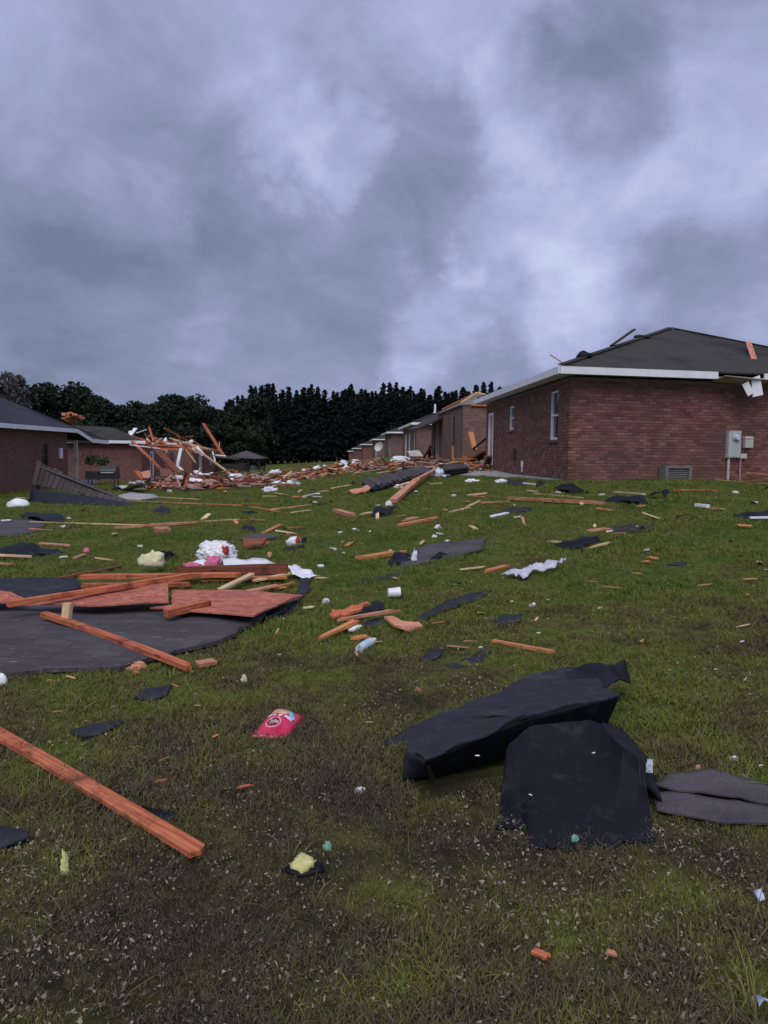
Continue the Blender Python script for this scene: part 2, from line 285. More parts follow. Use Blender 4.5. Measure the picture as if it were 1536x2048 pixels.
def brick_far(name, tint):  # walls too far off to tell the bricks apart
    m, n, l, p = new_mat(name)
    uv = N(n, 'ShaderNodeUVMap'); br = N(n, 'ShaderNodeTexBrick'); l.new(uv.outputs[0], br.inputs['Vector'])
    br.inputs['Scale'].default_value = 1.0; br.inputs['Brick Width'].default_value = .21; br.inputs['Row Height'].default_value = .076; br.inputs['Mortar Size'].default_value = .008
    br.inputs['Color1'].default_value = (.17 * tint[0], .065 * tint[1], .055 * tint[2], 1); br.inputs['Color2'].default_value = (.27 * tint[0], .115 * tint[1], .095 * tint[2], 1); br.inputs['Mortar'].default_value = (.115, .085, .08, 1)
    ge = N(n, 'ShaderNodeNewGeometry'); no = N(n, 'ShaderNodeTexNoise'); l.new(ge.outputs['Position'], no.inputs['Vector']); no.inputs['Scale'].default_value = .8; no.inputs['Detail'].default_value = 7
    mr = N(n, 'ShaderNodeMapRange'); l.new(no.outputs[0], mr.inputs[0]); mr.inputs[1].default_value = .45; mr.inputs[2].default_value = .72; mr.inputs[4].default_value = .7
    mx2 = N(n, 'ShaderNodeMix', data_type='RGBA'); l.new(mr.outputs[0], mx2.inputs[0]); l.new(br.outputs[0], mx2.inputs[6]); mx2.inputs[7].default_value = (.12, .085, .07, 1)
    l.new(mx2.outputs[2], p.inputs['Base Color']); p.inputs['Roughness'].default_value = .9; p.inputs['Specular IOR Level'].default_value = .2
    b = N(n, 'ShaderNodeBump'); b.inputs['Strength'].default_value = .5; b.inputs['Distance'].default_value = .008; l.new(br.outputs['Fac'], b.inputs['Height']); b.invert = True; l.new(b.outputs[0], p.inputs['Normal'])
brick_far('brick_wall', (1, 1, 1)); brick_far('brick_wall_brown', (1.0, 1.45, 1.45))
def foliage(name, c1, c2):
    m, n, l, p = new_mat(name)
    ge = N(n, 'ShaderNodeNewGeometry'); oi = N(n, 'ShaderNodeObjectInfo')
    s = math_node(n, l, 'FRACT', math_node(n, l, 'ADD', oi.outputs['Random'], ge.outputs['Random Per Island']))
    r = N(n, 'ShaderNodeValToRGB'); l.new(s, r.inputs[0]); r.color_ramp.elements[0].color = (*c1, 1); r.color_ramp.elements[1].color = (*c2, 1)
    l.new(r.outputs[0], p.inputs['Base Color']); p.inputs['Roughness'].default_value = .8; p.inputs['Specular IOR Level'].default_value = .15
foliage('needles', (.006, .010, .010), (.016, .025, .021))
foliage('leaves', (.008, .015, .011), (.029, .046, .027))
foliage('leaves_pale', (.06, .06, .062), (.13, .125, .125))

# grass and soil share one pattern of lawn patches, read from the world position
def lawn_colour(n, l, cols, island, nearest=.31):
    ge = N(n, 'ShaderNodeNewGeometry')
    def nz(scale, detail, off):
        mp = N(n, 'ShaderNodeMapping'); mp.inputs['Location'].default_value = (off, off * .7, 0); mp.inputs['Scale'].default_value = (1, 1, 0)
        l.new(ge.outputs['Position'], mp.inputs[0])
        q = N(n, 'ShaderNodeTexNoise'); l.new(mp.outputs[0], q.inputs['Vector']); q.inputs['Scale'].default_value = scale; q.inputs['Detail'].default_value = detail; q.inputs['Roughness'].default_value = .6
        return q.outputs[0]
    a = nz(.55, 5, 3.0); b = nz(2.3, 4, 11.0)
    sp = N(n, 'ShaderNodeSeparateXYZ'); l.new(ge.outputs['Position'], sp.inputs[0])
    near = N(n, 'ShaderNodeMapRange', interpolation_type='SMOOTHSTEP'); l.new(sp.outputs[1], near.inputs[0])       # the trampled, thatchy ground at the near end of the lawn
    near.inputs[1].default_value = 2.2; near.inputs[2].default_value = 8.5; near.inputs[3].default_value = nearest; near.inputs[4].default_value = -.08
    v = math_node(n, l, 'ADD', math_node(n, l, 'MULTIPLY', math_node(n, l, 'SUBTRACT', a, .5), 1.1), math_node(n, l, 'ADD', math_node(n, l, 'MULTIPLY', math_node(n, l, 'SUBTRACT', b, .5), 1.1), .5))
    v = math_node(n, l, 'ADD', v, near.outputs[0])
    if island:
        oi = N(n, 'ShaderNodeObjectInfo')
        s = math_node(n, l, 'FRACT', math_node(n, l, 'ADD', oi.outputs['Random'], ge.outputs['Random Per Island']))
        v = math_node(n, l, 'ADD', v, math_node(n, l, 'MULTIPLY', math_node(n, l, 'SUBTRACT', s, .5), .34))
    r = N(n, 'ShaderNodeValToRGB'); l.new(v, r.inputs[0])
    el = r.color_ramp.elements
    el[0].position = cols[0][0]; el[0].color = (*cols[0][1], 1); el[1].position = cols[-1][0]; el[1].color = (*cols[-1][1], 1)
    for pos, c in cols[1:-1]:
        q = el.new(pos); q.color = (*c, 1)
    return r.outputs[0]
m, n_, l_, p_ = new_mat('grass_blade')
l_.new(lawn_colour(n_, l_, [(.24, (.085, .135, .026)), (.42, (.136, .172, .030)), (.58, (.165, .165, .038)), (.72, (.118, .108, .040)), (.90, (.105, .080, .048))], True), p_.inputs['Base Color'])
p_.inputs['Roughness'].default_value = .7; p_.inputs['Specular IOR Level'].default_value = .2
m, n_, l_, p_ = new_mat('lawn_soil')
c_ = lawn_colour(n_, l_, [(.26, (.060, .090, .016)), (.46, (.092, .104, .019)), (.62, (.070, .068, .021)), (.74, (.040, .038, .015)), (.90, (.028, .023, .013))], False, .24)
ge_ = N(n_, 'ShaderNodeNewGeometry'); q_ = N(n_, 'ShaderNodeTexNoise'); l_.new(ge_.outputs['Position'], q_.inputs['Vector']); q_.inputs['Scale'].default_value = 14; q_.inputs['Detail'].default_value = 7; q_.inputs['Roughness'].default_value = .7
mr_ = N(n_, 'ShaderNodeMapRange'); l_.new(q_.outputs[0], mr_.inputs[0]); mr_.inputs[1].default_value = .3; mr_.inputs[2].default_value = .7; mr_.inputs[3].default_value = .55; mr_.inputs[4].default_value = 1.4
vs_ = N(n_, 'ShaderNodeVectorMath', operation='SCALE'); l_.new(c_, vs_.inputs[0]); l_.new(mr_.outputs[0], vs_.inputs['Scale'])
l_.new(vs_.outputs[0], p_.inputs['Base Color']); p_.inputs['Roughness'].default_value = .95; p_.inputs['Specular IOR Level'].default_value = .1
b_ = N(n_, 'ShaderNodeBump'); b_.inputs['Strength'].default_value = .7; b_.inputs['Distance'].default_value = .03; l_.new(q_.outputs[0], b_.inputs['Height']); l_.new(b_.outputs[0], p_.inputs['Normal'])
foliage('thatch', (.06, .045, .03), (.36, .29, .22))
M = MATS

# ------------------------------------------------------------------ builders
def link(name, me, mat=None, parent=None, loc=None):
    o = bpy.data.objects.new(name, me); COL.objects.link(o)
    if mat is not None and me is not None and len(me.materials) == 0: me.materials.append(M[mat])
    if parent is not None: o.parent = parent
    if loc is not None: o.location = loc
    return o
def tag(o, label, cat, group=None, kind=None):
    if label: o['label'] = label
    if cat: o['category'] = cat
    if group: o['group'] = group
    if kind: o['kind'] = kind
    return o
def thing(name, label, cat, loc, group=None):
    return tag(link(name, None, loc=loc), label, cat, group)
def pydata(name, verts, faces, smooth=False):
    me = bpy.data.meshes.new(name); me.from_pydata([tuple(v) for v in verts], [], faces); me.update()
    if smooth: me.polygons.foreach_set('use_smooth', [True] * len(me.polygons))
    return me
class MB:
    """gathers pieces given in world coordinates; build() makes one mesh object"""
    def __init__(s): s.v = []; s.f = []
    def add(s, vs, fs):
        o = len(s.v); s.v += [Vector(q) for q in vs]; s.f += [tuple(i + o for i in f) for f in fs]
    def hexa(s, b, t):      # four bottom points, four top points
        s.add(list(b) + list(t), [(3,2,1,0), (4,5,6,7), (0,1,5,4), (1,2,6,5), (2,3,7,6), (3,0,4,7)])
    def box(s, c, dx, dy, dz, ax=None):
        X, Y, Z = ax or (Vector((1,0,0)), Vector((0,1,0)), Vector((0,0,1)))
        c = Vector(c)
        q = [c + X*a*dx/2 + Y*b*dy/2 for a, b in ((-1,-1),(1,-1),(1,1),(-1,1))]
        s.hexa([k - Z*dz/2 for k in q], [k + Z*dz/2 for k in q])
    def beam(s, p0, p1, w, t, up=Vector((0,0,1))):
        p0 = Vector(p0); p1 = Vector(p1); d = (p1 - p0).normalized()
        y = up.cross(d)
        if y.length < 1e-4: y = Vector((1,0,0)).cross(d)
        y.normalize(); z = d.cross(y)
        q = lambda p: [p - y*w/2 - z*t/2, p + y*w/2 - z*t/2, p + y*w/2 + z*t/2, p - y*w/2 + z*t/2]
        s.hexa(q(p0), q(p1))
    def tube(s, p0, p1, r0, r1=None, n=8, caps=True):
        r1 = r0 if r1 is None else r1
        p0 = Vector(p0); p1 = Vector(p1); d = (p1 - p0).normalized()
        y = Vector((0,0,1)).cross(d)
        if y.length < 1e-3: y = Vector((1,0,0))
        y.normalize(); z = d.cross(y)
        vs = []
        for p, r in ((p0, r0), (p1, r1)):
            vs += [p + (y*math.cos(2*math.pi*k/n) + z*math.sin(2*math.pi*k/n))*r for k in range(n)]
        fs = [(k, (k+1) % n, n + (k+1) % n, n + k) for k in range(n)]
        if caps: fs += [tuple(range(n-1, -1, -1)), tuple(range(n, 2*n))]
        s.add(vs, fs)
    def build(s, name, mat, parent=None, origin=None, smooth=False):
        org = Vector(origin) if origin is not None else (Vector(parent.location) if parent is not None and parent.parent is None else Vector((0,0,0)))
        base = org
        me = pydata(name, [q - base for q in s.v], s.f, smooth)
        o = link(name, me, mat, parent)
        if parent is None: o.location = org
        return o

def rot_from(x, up):
    x = x.normalized(); y = up.cross(x)
    if y.length < 1e-4: y = Vector((0,1,0))
    y.normalize(); z = x.cross(y)
    return Matrix((x, y, z)).transposed()
MASKS = []          # ground outlines where no grass shows
def plank_mesh(L, w, t, ragged=(0, 0), taper=(1, 1), rng=None, nx=7, ny=4, bow=0.0):
    rng = rng or random
    e0 = [rng.random() * ragged[0] for _ in range(ny + 1)]; e1 = [rng.random() * ragged[1] for _ in range(ny + 1)]
    vs = []; fs = []
    for layer in (0, 1):
        for i in range(nx + 1):
            u = i / nx
            tp = taper[0] + (taper[1] - taper[0]) * u
            for j in range(ny + 1):
                y = (j / ny - .5) * w * tp
                x0 = -L/2 + e0[j]; x1 = L/2 - e1[j]
                x = x0 + (x1 - x0) * u
                z = layer * t + bow * math.sin(math.pi * u) + rng.uniform(-1, 1) * .0012
                vs.append((x, y + rng.uniform(-1, 1) * .0012, z))
    S = (nx + 1) * (ny + 1); id = lambda k, i, j: k * S + i * (ny + 1) + j
    for i in range(nx):
        for j in range(ny):
            fs.append((id(1,i,j), id(1,i+1,j), id(1,i+1,j+1), id(1,i,j+1)))
            fs.append((id(0,i,j), id(0,i,j+1), id(0,i+1,j+1), id(0,i+1,j)))
        fs.append((id(0,i,0), id(0,i+1,0), id(1,i+1,0), id(1,i,0)))
        fs.append((id(0,i+1,ny), id(0,i,ny), id(1,i,ny), id(1,i+1,ny)))
    for j in range(ny):
        fs.append((id(0,0,j+1), id(0,0,j), id(1,0,j), id(1,0,j+1)))
        fs.append((id(0,nx,j), id(0,nx,j+1), id(1,nx,j+1), id(1,nx,j)))
    return pydata('plank', vs, fs)
_seed = [100]
def plank_w(name, p0, p1, w, t, mat, label, cat='board', group=None, ragged=(.012, .02), taper=(1, 1), roll=0, bow=0.0):
    """p0, p1: world points of the underside at the two ends"""
    _seed[0] += 1; rng = random.Random(_seed[0])
    p0 = Vector(p0); p1 = Vector(p1); d = p1 - p0
    if p0.y < 20: w *= .87; t *= .85
    me = plank_mesh(d.length, w, t, ragged, taper, rng, bow=bow)
    o = link(name, me, mat)
    R = rot_from(d, Vector((0,0,1))) @ Matrix.Rotation(roll, 3, 'X')
    o.matrix_world = Matrix.Translation((p0 + p1) / 2) @ R.to_4x4()
    tag(o, label, cat, group)
    return o
def plank(a, b, w, t, mat, label, h=(0.012, 0.012), name='board', **kw):
    return plank_w(name, ground(*a, h[0]), ground(*b, h[1]), w, t, mat, label, **kw)
def resample(pts, step, jag, rng):
    out = []
    for i, p in enumerate(pts):
        q = pts[(i + 1) % len(pts)]
        n = max(1, int((q - p).length / step))
        for k in range(n):
            r = p.lerp(q, k / n)
            if k: r = r + Vector((rng.uniform(-jag, jag), rng.uniform(-jag, jag), 0))
            out.append(r)
    return out
def sheet(name, outline, mat, label, cat, thick=.006, base=.015, inner=(), wr=.006, wfreq=6, jag=.0, step=None, group=None, mask=True, parent=None, smooth=True, seed=None, dens=None):
    """a torn sheet: outline and inner points are (px, py, height over the ground)"""
    _seed[0] += 1; rng = random.Random(seed or _seed[0])
    if mat == 'felt' and outline[0][1] < 1260:
        outline = [(a[0], a[1], (a[2] if len(a) > 2 else 0) * .45) for a in outline]; wr *= .5; wfreq = min(wfreq, 3); inner = [(a[0], a[1], a[2] * .8 + .03) for a in inner] or [(sum(a[0] for a in outline) / len(outline), sum(a[1] for a in outline) / len(outline), .10)]; base = min(base, .005)
    pts = [(Vector(ground(a[0], a[1], (a[2] if len(a) > 2 else 0) + base)), (a[2] if len(a) > 2 else 0)) for a in outline]
    ip = [(Vector(ground(a[0], a[1], a[2] + base)), a[2]) for a in inner]
    ctr = sum((p for p, _ in pts), Vector()) / len(pts)
    size = max((p - ctr).length for p, _ in pts)
    st = step or max(.04, size / 9)
    poly = resample([Vector((p.x, p.y, 0)) for p, _ in pts], st, jag, rng)
    ref = np.array([(p.x, p.y) for p, _ in pts] + [(p.x, p.y) for p, _ in ip]); hh = np.array([h for _, h in pts] + [h for _, h in ip])
    P2 = [Vector((p.x, p.y)) for p in poly]
    nb = len(P2)
    xs = [p.x for p in P2]; ys = [p.y for p in P2]
    ist = dens or st
    g = [Vector((x + rng.uniform(-.25, .25) * ist, y + rng.uniform(-.25, .25) * ist)) for x in np.arange(min(xs), max(xs), ist) for y in np.arange(min(ys), max(ys), ist)]
    g = [q for q in g if inside(q.x, q.y, P2) and min((q - b).length for b in P2) > ist * .45] + [Vector((p.x, p.y)) for p, _ in ip]
    vv, _, ff, *_r = delaunay_2d_cdt(P2 + g, [(i, (i + 1) % nb) for i in range(nb)], [], 1, 1e-5)
    X = np.array([q.x for q in vv]); Y = np.array([q.y for q in vv])
    d2 = (X[:, None] - ref[None, :, 0]) ** 2 + (Y[:, None] - ref[None, :, 1]) ** 2 + 1e-6
    wt = 1 / d2 ** 1.5
    H = (wt * hh[None]).sum(1) / wt.sum(1)
    Z = gz_arr(X, Y) + base + H
    off = rng.random() * 50
    top = []
    for x, y, z in zip(X, Y, Z):
        k = mnoise.noise(Vector((x * wfreq + off, y * wfreq, off))) + .5 * mnoise.noise(Vector((x * wfreq * 2.7 + off, y * wfreq * 2.7, off + 9)))
        top.append(Vector((x, y, z + max(-base * .6, k * wr))))
    cz = gz(ctr.x, ctr.y); org = Vector((ctr.x, ctr.y, cz))
    n = len(top)
    vs = [p - org + Vector((0, 0, thick)) for p in top] + [p - org for p in top]
    fs = [tuple(f) for f in ff] + [tuple(i + n for i in reversed(f)) for f in ff]
    cnt = {}
    for f in ff:
        for a, b in zip(f, list(f[1:]) + [f[0]]):
            cnt[(a, b)] = cnt.get((a, b), 0) + 1
    for (a, b) in cnt:
        if (b, a) not in cnt: fs.append((b, a, a + n, b + n))
    me = pydata(name, vs, fs)
    bm = bmesh.new(); bm.from_mesh(me); bmesh.ops.recalc_face_normals(bm, faces=bm.faces); bm.to_mesh(me); bm.free()
    if smooth:
        me.polygons.foreach_set('use_smooth', [i < 2 * len(ff) for i in range(len(me.polygons))])
    o = link(name, me, mat, parent); o.location = org
    if parent is None: tag(o, label, cat, group)
    if mask: MASKS.append([(q.x, q.y) for q in P2])
    return o
def loft(name, top, bot, mat, label, cat, n=10, thick=.006, wr=.01, wfreq=8, base=.01, bulge=0.0, sag=0.0, jag=.0, smooth=True):
    """a hanging sheet between two edges given as (px, py, height over the ground)"""
    _seed[0] += 1; off = _seed[0] * 1.7
    def line(L, m):
        P3 = [Vector(ground(a, b, h + base)) for a, b, h in L]; out = []
        for i in range(m + 1):
            u = i / m * (len(P3) - 1); k = min(int(u), len(P3) - 2); out.append(P3[k].lerp(P3[k+1], u - k))
        return out
    m = max(len(top), len(bot)) * 5; A = line(top, m); Bt = line(bot, m); rows = []
    for j in range(n + 1):
        t = j / n
        for i in range(m + 1):
            q = A[i].lerp(Bt[i], t) + Vector((0, -bulge * math.sin(math.pi * t), -sag * math.sin(math.pi * t ** .8)))
            if j == n and 0 < i < m: q = q + (A[i] - Bt[i]).normalized() * random.Random(i * 13 + _seed[0]).uniform(-jag, jag)
            k = (mnoise.noise(q * wfreq + Vector((off, 0, 0))) + .8 * (abs(mnoise.noise(q * wfreq * 2.2 + Vector((0, off, 0)))) - .2)) * wr * (1 if 0 < j else .3)
            rows.append(q + Vector((k * .5, k, k * .6)))
    org = sum(rows, Vector()) / len(rows); org.z = gz(org.x, org.y)
    fs = [(j*(m+1)+i, j*(m+1)+i+1, (j+1)*(m+1)+i+1, (j+1)*(m+1)+i) for j in range(n) for i in range(m)]
    me = pydata(name, [q - org for q in rows], fs, True)
    o = link(name, me, mat); o.location = org
    if not smooth: me.polygons.foreach_set('use_smooth', [False] * len(me.polygons))
    so = o.modifiers.new('thick', 'SOLIDIFY'); so.thickness = thick; so.offset = 0
    return tag(o, label, cat)
def inside(x, y, poly):
    c = False; j = len(poly) - 1
    for i in range(len(poly)):
        xi, yi = poly[i][0], poly[i][1]; xj, yj = poly[j][0], poly[j][1]
        if (yi > y) != (yj > y) and x < (xj - xi) * (y - yi) / (yj - yi) + xi: c = not c
        j = i
    return c
def blob_mesh(name, sx, sy, sz, rough=.25, freq=2.5, sub=3, seed=0, flat=.25):
    bm = bmesh.new(); bmesh.ops.create_icosphere(bm, subdivisions=sub, radius=1)
    off = Vector((seed * 3.7, seed * 1.3, seed * 7.1))
    for v in bm.verts:
        c = v.co.normalized()
        k = mnoise.noise(c * freq + off) * rough * .8 + (abs(mnoise.noise(c * freq * 1.7 + off)) - .25) * rough * 1.3 + (abs(mnoise.noise(c * freq * 3.9 + off)) - .2) * rough * .8
        p = c * (1 + k)
        z = p.z
        if z < -flat: z = -flat - (z + flat) * -.08
        v.co = Vector((p.x * sx, p.y * sy, (z + flat) * sz))
    me = bpy.data.meshes.new(name); bm.to_mesh(me); bm.free()
    me.polygons.foreach_set('use_smooth', [True] * len(me.polygons))
    return me
def blob(name, px, py, w, h, mat, label, cat, depth=None, rough=.25, crisp=False, freq=2.5, seed=None, group=None, rz=None, sub=3, lift=0.0):
    """a crumpled lump whose base centre is seen at (px, py); w, h its size in photo pixels"""
    _seed[0] += 1; sd_ = seed or _seed[0]
    p = ground(px, py); d = (p - EYE).dot(_F); k = d / FOC
    sx = w * k / 2; sz = h * k / 1.25
    me = blob_mesh(name, sx, (depth * k / 2 if depth else sx * .7), sz, rough, freq, sub, sd_)
    if crisp or name in ('paper_scrap', 'plastic_scrap', 'foam_scrap'): me.polygons.foreach_set('use_smooth', [False] * len(me.polygons))
    o = link(name, me, mat); o.location = p + Vector((0, 0, lift)); o.rotation_euler = (0, 0, rz if rz is not None else 0)
    tag(o, label, cat, group)
    return o

def root_loc(o):
    while o.parent is not None: o = o.parent
    return Vector(o.location)
def mb_build(mb, name, mat, parent, smooth=False):
    base = root_loc(parent)
    return link(name, pydata(name, [q - base for q in mb.v], mb.f, smooth), mat, parent)

# ------------------------------------------------------------------ ground
def axis(vals): return np.array(sorted(set(round(v, 3) for v in vals)))
gy = [-40, -25, -12, -6, -3]; y = -1.0
while y < 260: gy.append(y); y += max(.09, .02 * abs(y)) if y < 30 else .05 * y
gy += [300, 380, 500, 700, 1000]
gxp = [0.0]; x = 0.0
while x < 70: x += max(.12, .045 * x); gxp.append(x)
gxp += [90, 130, 200, 320, 600, 1000]
gy = axis(gy); gx = axis([-v for v in gxp] + gxp)
XX, YY = np.meshgrid(gx, gy)
ZZ = gz_arr(XX, YY)
vs = []
for j in range(len(gy)):
    for i in range(len(gx)):
        x, y = XX[j, i], YY[j, i]
        dz = 0
        if -2 < y < 60: dz = .014 * mnoise.noise(Vector((x * 2.6, y * 2.6, 0))) + .012 * mnoise.noise(Vector((x * .9, y * .9, 4)))
        vs.append((x, y, ZZ[j, i] + dz))
W_ = len(gx)
fs = [(j*W_+i, j*W_+i+1, (j+1)*W_+i+1, (j+1)*W_+i) for j in range(len(gy)-1) for i in range(W_-1)]
lawn = link('ground', pydata('ground', vs, fs, True), 'lawn_soil'); lawn['kind'] = 'structure'

# ------------------------------------------------------------------ houses
class House:
    def __init__(s, name, label, O, e1, e2, L, W, hw, wallmat, sink=.5, brickwork=False):
        s.O = Vector(O); s.e1 = Vector((*e1, 0)).normalized(); s.e2 = Vector((*e2, 0)).normalized(); s.L = L; s.W = W; s.hw = hw; s.wm = wallmat; s.sink = sink
        s.root = thing(name, label, 'house', s.O)
        s.ctr = s.P(L/2, W/2, 0)
    def P(s, a, b, z): return s.O + s.e1 * a + s.e2 * b + Vector((0, 0, z))
    def wall(s, A, B, top, openings=(), t=.2, mat=None, name='wall', top2=None, z0=None):
        """A, B: (a, b) ends of the outer face; openings (u0, u1, v0, v1) along it"""
        pA = s.P(*A, 0); pB = s.P(*B, 0); d = (pB - pA); Lw = d.length; d.normalize()
        n = Vector((d.y, -d.x, 0))
        if n.dot(s.ctr - pA) > 0: n = -n
        z0 = -s.sink if z0 is None else z0; top2 = top if top2 is None else top2
        us = sorted({0, Lw} | {u for o in openings for u in o[:2] if 0 < u < Lw})
        mb = MB(); uvs = []
        tz = lambda u: top + (top2 - top) * u / Lw
        for u0, u1 in zip(us, us[1:]):
            segs = sorted([(o[2], o[3]) for o in openings if o[0] <= u0 + 1e-6 and o[1] >= u1 - 1e-6])
            z = z0; spans = []
            for v0, v1 in segs:
                if v0 > z: spans.append((z, v0, z, v0))
                z = v1
            if z < min(tz(u0), tz(u1)): spans.append((z, tz(u0), z, tz(u1)))
            for sp in spans:
                if len(sp) == 4 and sp[0] == z and sp[1] != sp[3] or True:
                    b0, t0, b1, t1 = sp
                    f = lambda u, zz, dep: pA + d * u - n * dep + Vector((0, 0, zz))
                    mb.hexa([f(u0, b0, 0), f(u1, b1, 0), f(u1, b1, t), f(u0, b0, t)], [f(u0, t0, 0), f(u1, t1, 0), f(u1, t1, t), f(u0, t0, t)])
        o = mb_build(mb, name, mat or s.wm, s.root)
        uv = o.data.uv_layers.new(name='UVMap'); base = root_loc(s.root)
        for lp in o.data.loops:
            q = o.data.vertices[lp.vertex_index].co + base - pA
            uv.data[lp.index].uv = (q.dot(d), q.z)
        bm = bmesh.new(); bm.from_mesh(o.data); bmesh.ops.recalc_face_normals(bm, faces=bm.faces); bm.to_mesh(o.data); bm.free()
        return (pA, d, n, Lw, o)
    def window(s, w, u0, u1, v0, v1, sill=True, mat='white_paint', sash=True):
        pA, d, n, Lw, _ = w
        f = lambda u, v, dep: pA + d * u + n * dep + Vector((0, 0, v))
        Z = Vector((0, 0, 1)); ax = (d, n, Z); fw = .055
        mb = MB()
        uc, vc = (u0 + u1) / 2, (v0 + v1) / 2
        mb.box(f(u0 + fw/2, vc, -.06), fw, .07, v1 - v0, ax); mb.box(f(u1 - fw/2, vc, -.06), fw, .07, v1 - v0, ax)
        mb.box(f(uc, v0 + fw/2, -.06), u1 - u0 - 2*fw, .07, fw, ax); mb.box(f(uc, v1 - fw/2, -.06), u1 - u0 - 2*fw, .07, fw, ax)
        if sash: mb.box(f(uc, vc, -.065), u1 - u0 - 2*fw, .05, .045, ax)
        w_o = mb_build(mb, 'window', mat, s.root)
        g = MB(); g.box(f(uc, vc, -.09), u1 - u0 - .02, .012, v1 - v0 - .02, ax); mb_build(g, 'pane', 'glass', w_o)
        if sill:
            q = MB(); q.box(f(uc, v0 - .04, .0), u1 - u0 + .1, .12, .075, ax); mb_build(q, 'sill', 'brick_piece', w_o)
        return w_o
    def door(s, w, u0, u1, v0, v1, leaf='white_paint', frame='white_paint'):
        pA, d, n, Lw, _ = w
        f = lambda u, v, dep: pA + d * u + n * dep + Vector((0, 0, v)); ax = (d, n, Vector((0, 0, 1))); fw = .09
        mb = MB(); vc = (v0 + v1) / 2
        mb.box(f(u0 + fw/2, vc, -.03), fw, .1, v1 - v0, ax); mb.box(f(u1 - fw/2, vc, -.03), fw, .1, v1 - v0, ax); mb.box(f((u0+u1)/2, v1 - fw/2, -.03), u1-u0-2*fw, .1, fw, ax)
        fo = mb_build(mb, 'door_frame', frame, s.root)
        q = MB(); q.box(f((u0+u1)/2, vc - fw/2, -.07), u1-u0-2*fw, .045, v1-v0-fw-.02, ax); mb_build(q, 'door', leaf, fo)
        return fo
    def roof(s, rise, o=.4, mat='roofing', hip=None, fascia=True, ze=None, skip=(), fmat='white_paint', fh=.17):
        ze = s.hw + .02 if ze is None else ze; hp = (s.W / 2) if hip is None else hip
        hp = min(hp, s.L / 2 - .05)
        c = [(-o, -o), (s.L + o, -o), (s.L + o, s.W + o), (-o, s.W + o)]
        zt = ze + fh + .01
        v = [s.P(a, b, zt) for a, b in c] + [s.P(hp, s.W/2, zt + rise), s.P(s.L - hp, s.W/2, zt + rise)]
        base = root_loc(s.root)
        lo = [s.P(a, b, zt - .03) for a, b in c]
        fsx = [(0, 4, 3), (1, 2, 5), (0, 1, 5, 4), (3, 4, 5, 2)]
        vv = v + lo
        fsx += [(0, 6, 7, 1), (1, 7, 8, 2), (2, 8, 9, 3), (3, 9, 6, 0), (6, 9, 8, 7)]
        me = pydata('roof', [q - base for q in vv], fsx)
        bm = bmesh.new(); bm.from_mesh(me); bmesh.ops.recalc_face_normals(bm, faces=bm.faces); bm.to_mesh(me); bm.free()
        r = link('roof', me, mat, s.root)
        cap = MB()
        for i, j in ((0, 4), (1, 5), (2, 5), (3, 4), (4, 5)):
            if (v[i] - v[j]).length > .2: cap.beam(v[i].lerp(v[j], .02) + Vector((0,0,.012)), v[i].lerp(v[j], .98) + Vector((0,0,.012)), .22, .03)
        mb_build(cap, 'ridge_cap', mat, r)
        if fascia:
            oo = o + .03
            ci = [(-o, -o), (s.L + o, -o), (s.L + o, s.W + o), (-o, s.W + o)]; co = [(-oo, -oo), (s.L + oo, -oo), (s.L + oo, s.W + oo), (-oo, s.W + oo)]
            for k in range(4):
                if k in skip: continue
                kk = (k + 1) % 4
                mb = MB(); q = [s.P(*co[k], 0), s.P(*co[kk], 0), s.P(*ci[kk], 0), s.P(*ci[k], 0)]
                mb.hexa([p + Vector((0,0,ze)) for p in q], [p + Vector((0,0,ze + fh)) for p in q])
                mb_build(mb, 'fascia', fmat, s.root)
            mb = MB(); q = [s.P(*p, ze + .03) for p in ci]; mb.hexa(q, [p + Vector((0,0,.02)) for p in q]); mb_build(mb, 'soffit', fmat, s.root)
        return r, v

E1 = (-.05, 1.0)
# --- the brick house on the right, every brick laid
R1 = House('brick_house', 'large red brick house on the right with grey hip roof and torn white fascia', (4.43, 18.6, .93), E1, (.975, .22), 11.0, 9.7, 2.5, 'mortar')
T = .2
wf = R1.wall((0, .05), (0, R1.W), R1.hw, mat='mortar')
op_l = [(1.0, 1.78, 1.02, 2.28), (6.15, 6.9, 1.42, 2.18), (9.55, 10.5, .02, 2.12)]
wlf = R1.wall((T + .003, 0), (R1.L - T - .003, 0), R1.hw, [(a - T, b - T, c, d) for a, b, c, d in op_l], mat='mortar')
R1.wall((R1.L, 0), (R1.L, R1.W), R1.hw, mat='brick_wall'); R1.wall((T + .003, R1.W), (R1.L - T - .003, R1.W), R1.hw, mat='brick_wall')
BRICK = []          # (distance rank, centre, rotation, length)
def lay(pA, d, n, u0, u1, z0, z1, openings, row=.0765, bl=.203, joint=.007, cut_start=0.0):
    rng = random.Random(5); k = 0; z = z0
    ang = math.atan2(d.y, d.x)
    while z + row - .011 <= z1 + .001:
        u = u0 - (bl + joint) * (.5 if k % 2 else 0)
        while u < u1:
            a, b = max(u, u0), min(u + bl, u1)
            for o in openings:
                if z + row > o[2] + .02 and z < o[3] - .02 and b > o[0] and a < o[1]:
                    if a >= o[0]: a = max(a, o[1])
                    elif b <= o[1]: b = min(b, o[0])
                    else: b = o[0]
            if b - a > .03:
                out = .012 + rng.uniform(-.003, .004)
                c = pA + d * ((a + b) / 2) + n * (out / 2 - .004) + Vector((0, 0, z + (row - .011) / 2))
                BRICK.append((c, ang, b - a, row - .011, out + .008, n))
            u += bl + joint
        z += row; k += 1
pA, d, n, Lw, _ = wf
lay(pA, d, n, -.062, Lw - 0.02, -.10, R1.hw - .02, [])
pA, d, n, Lw, _ = wlf
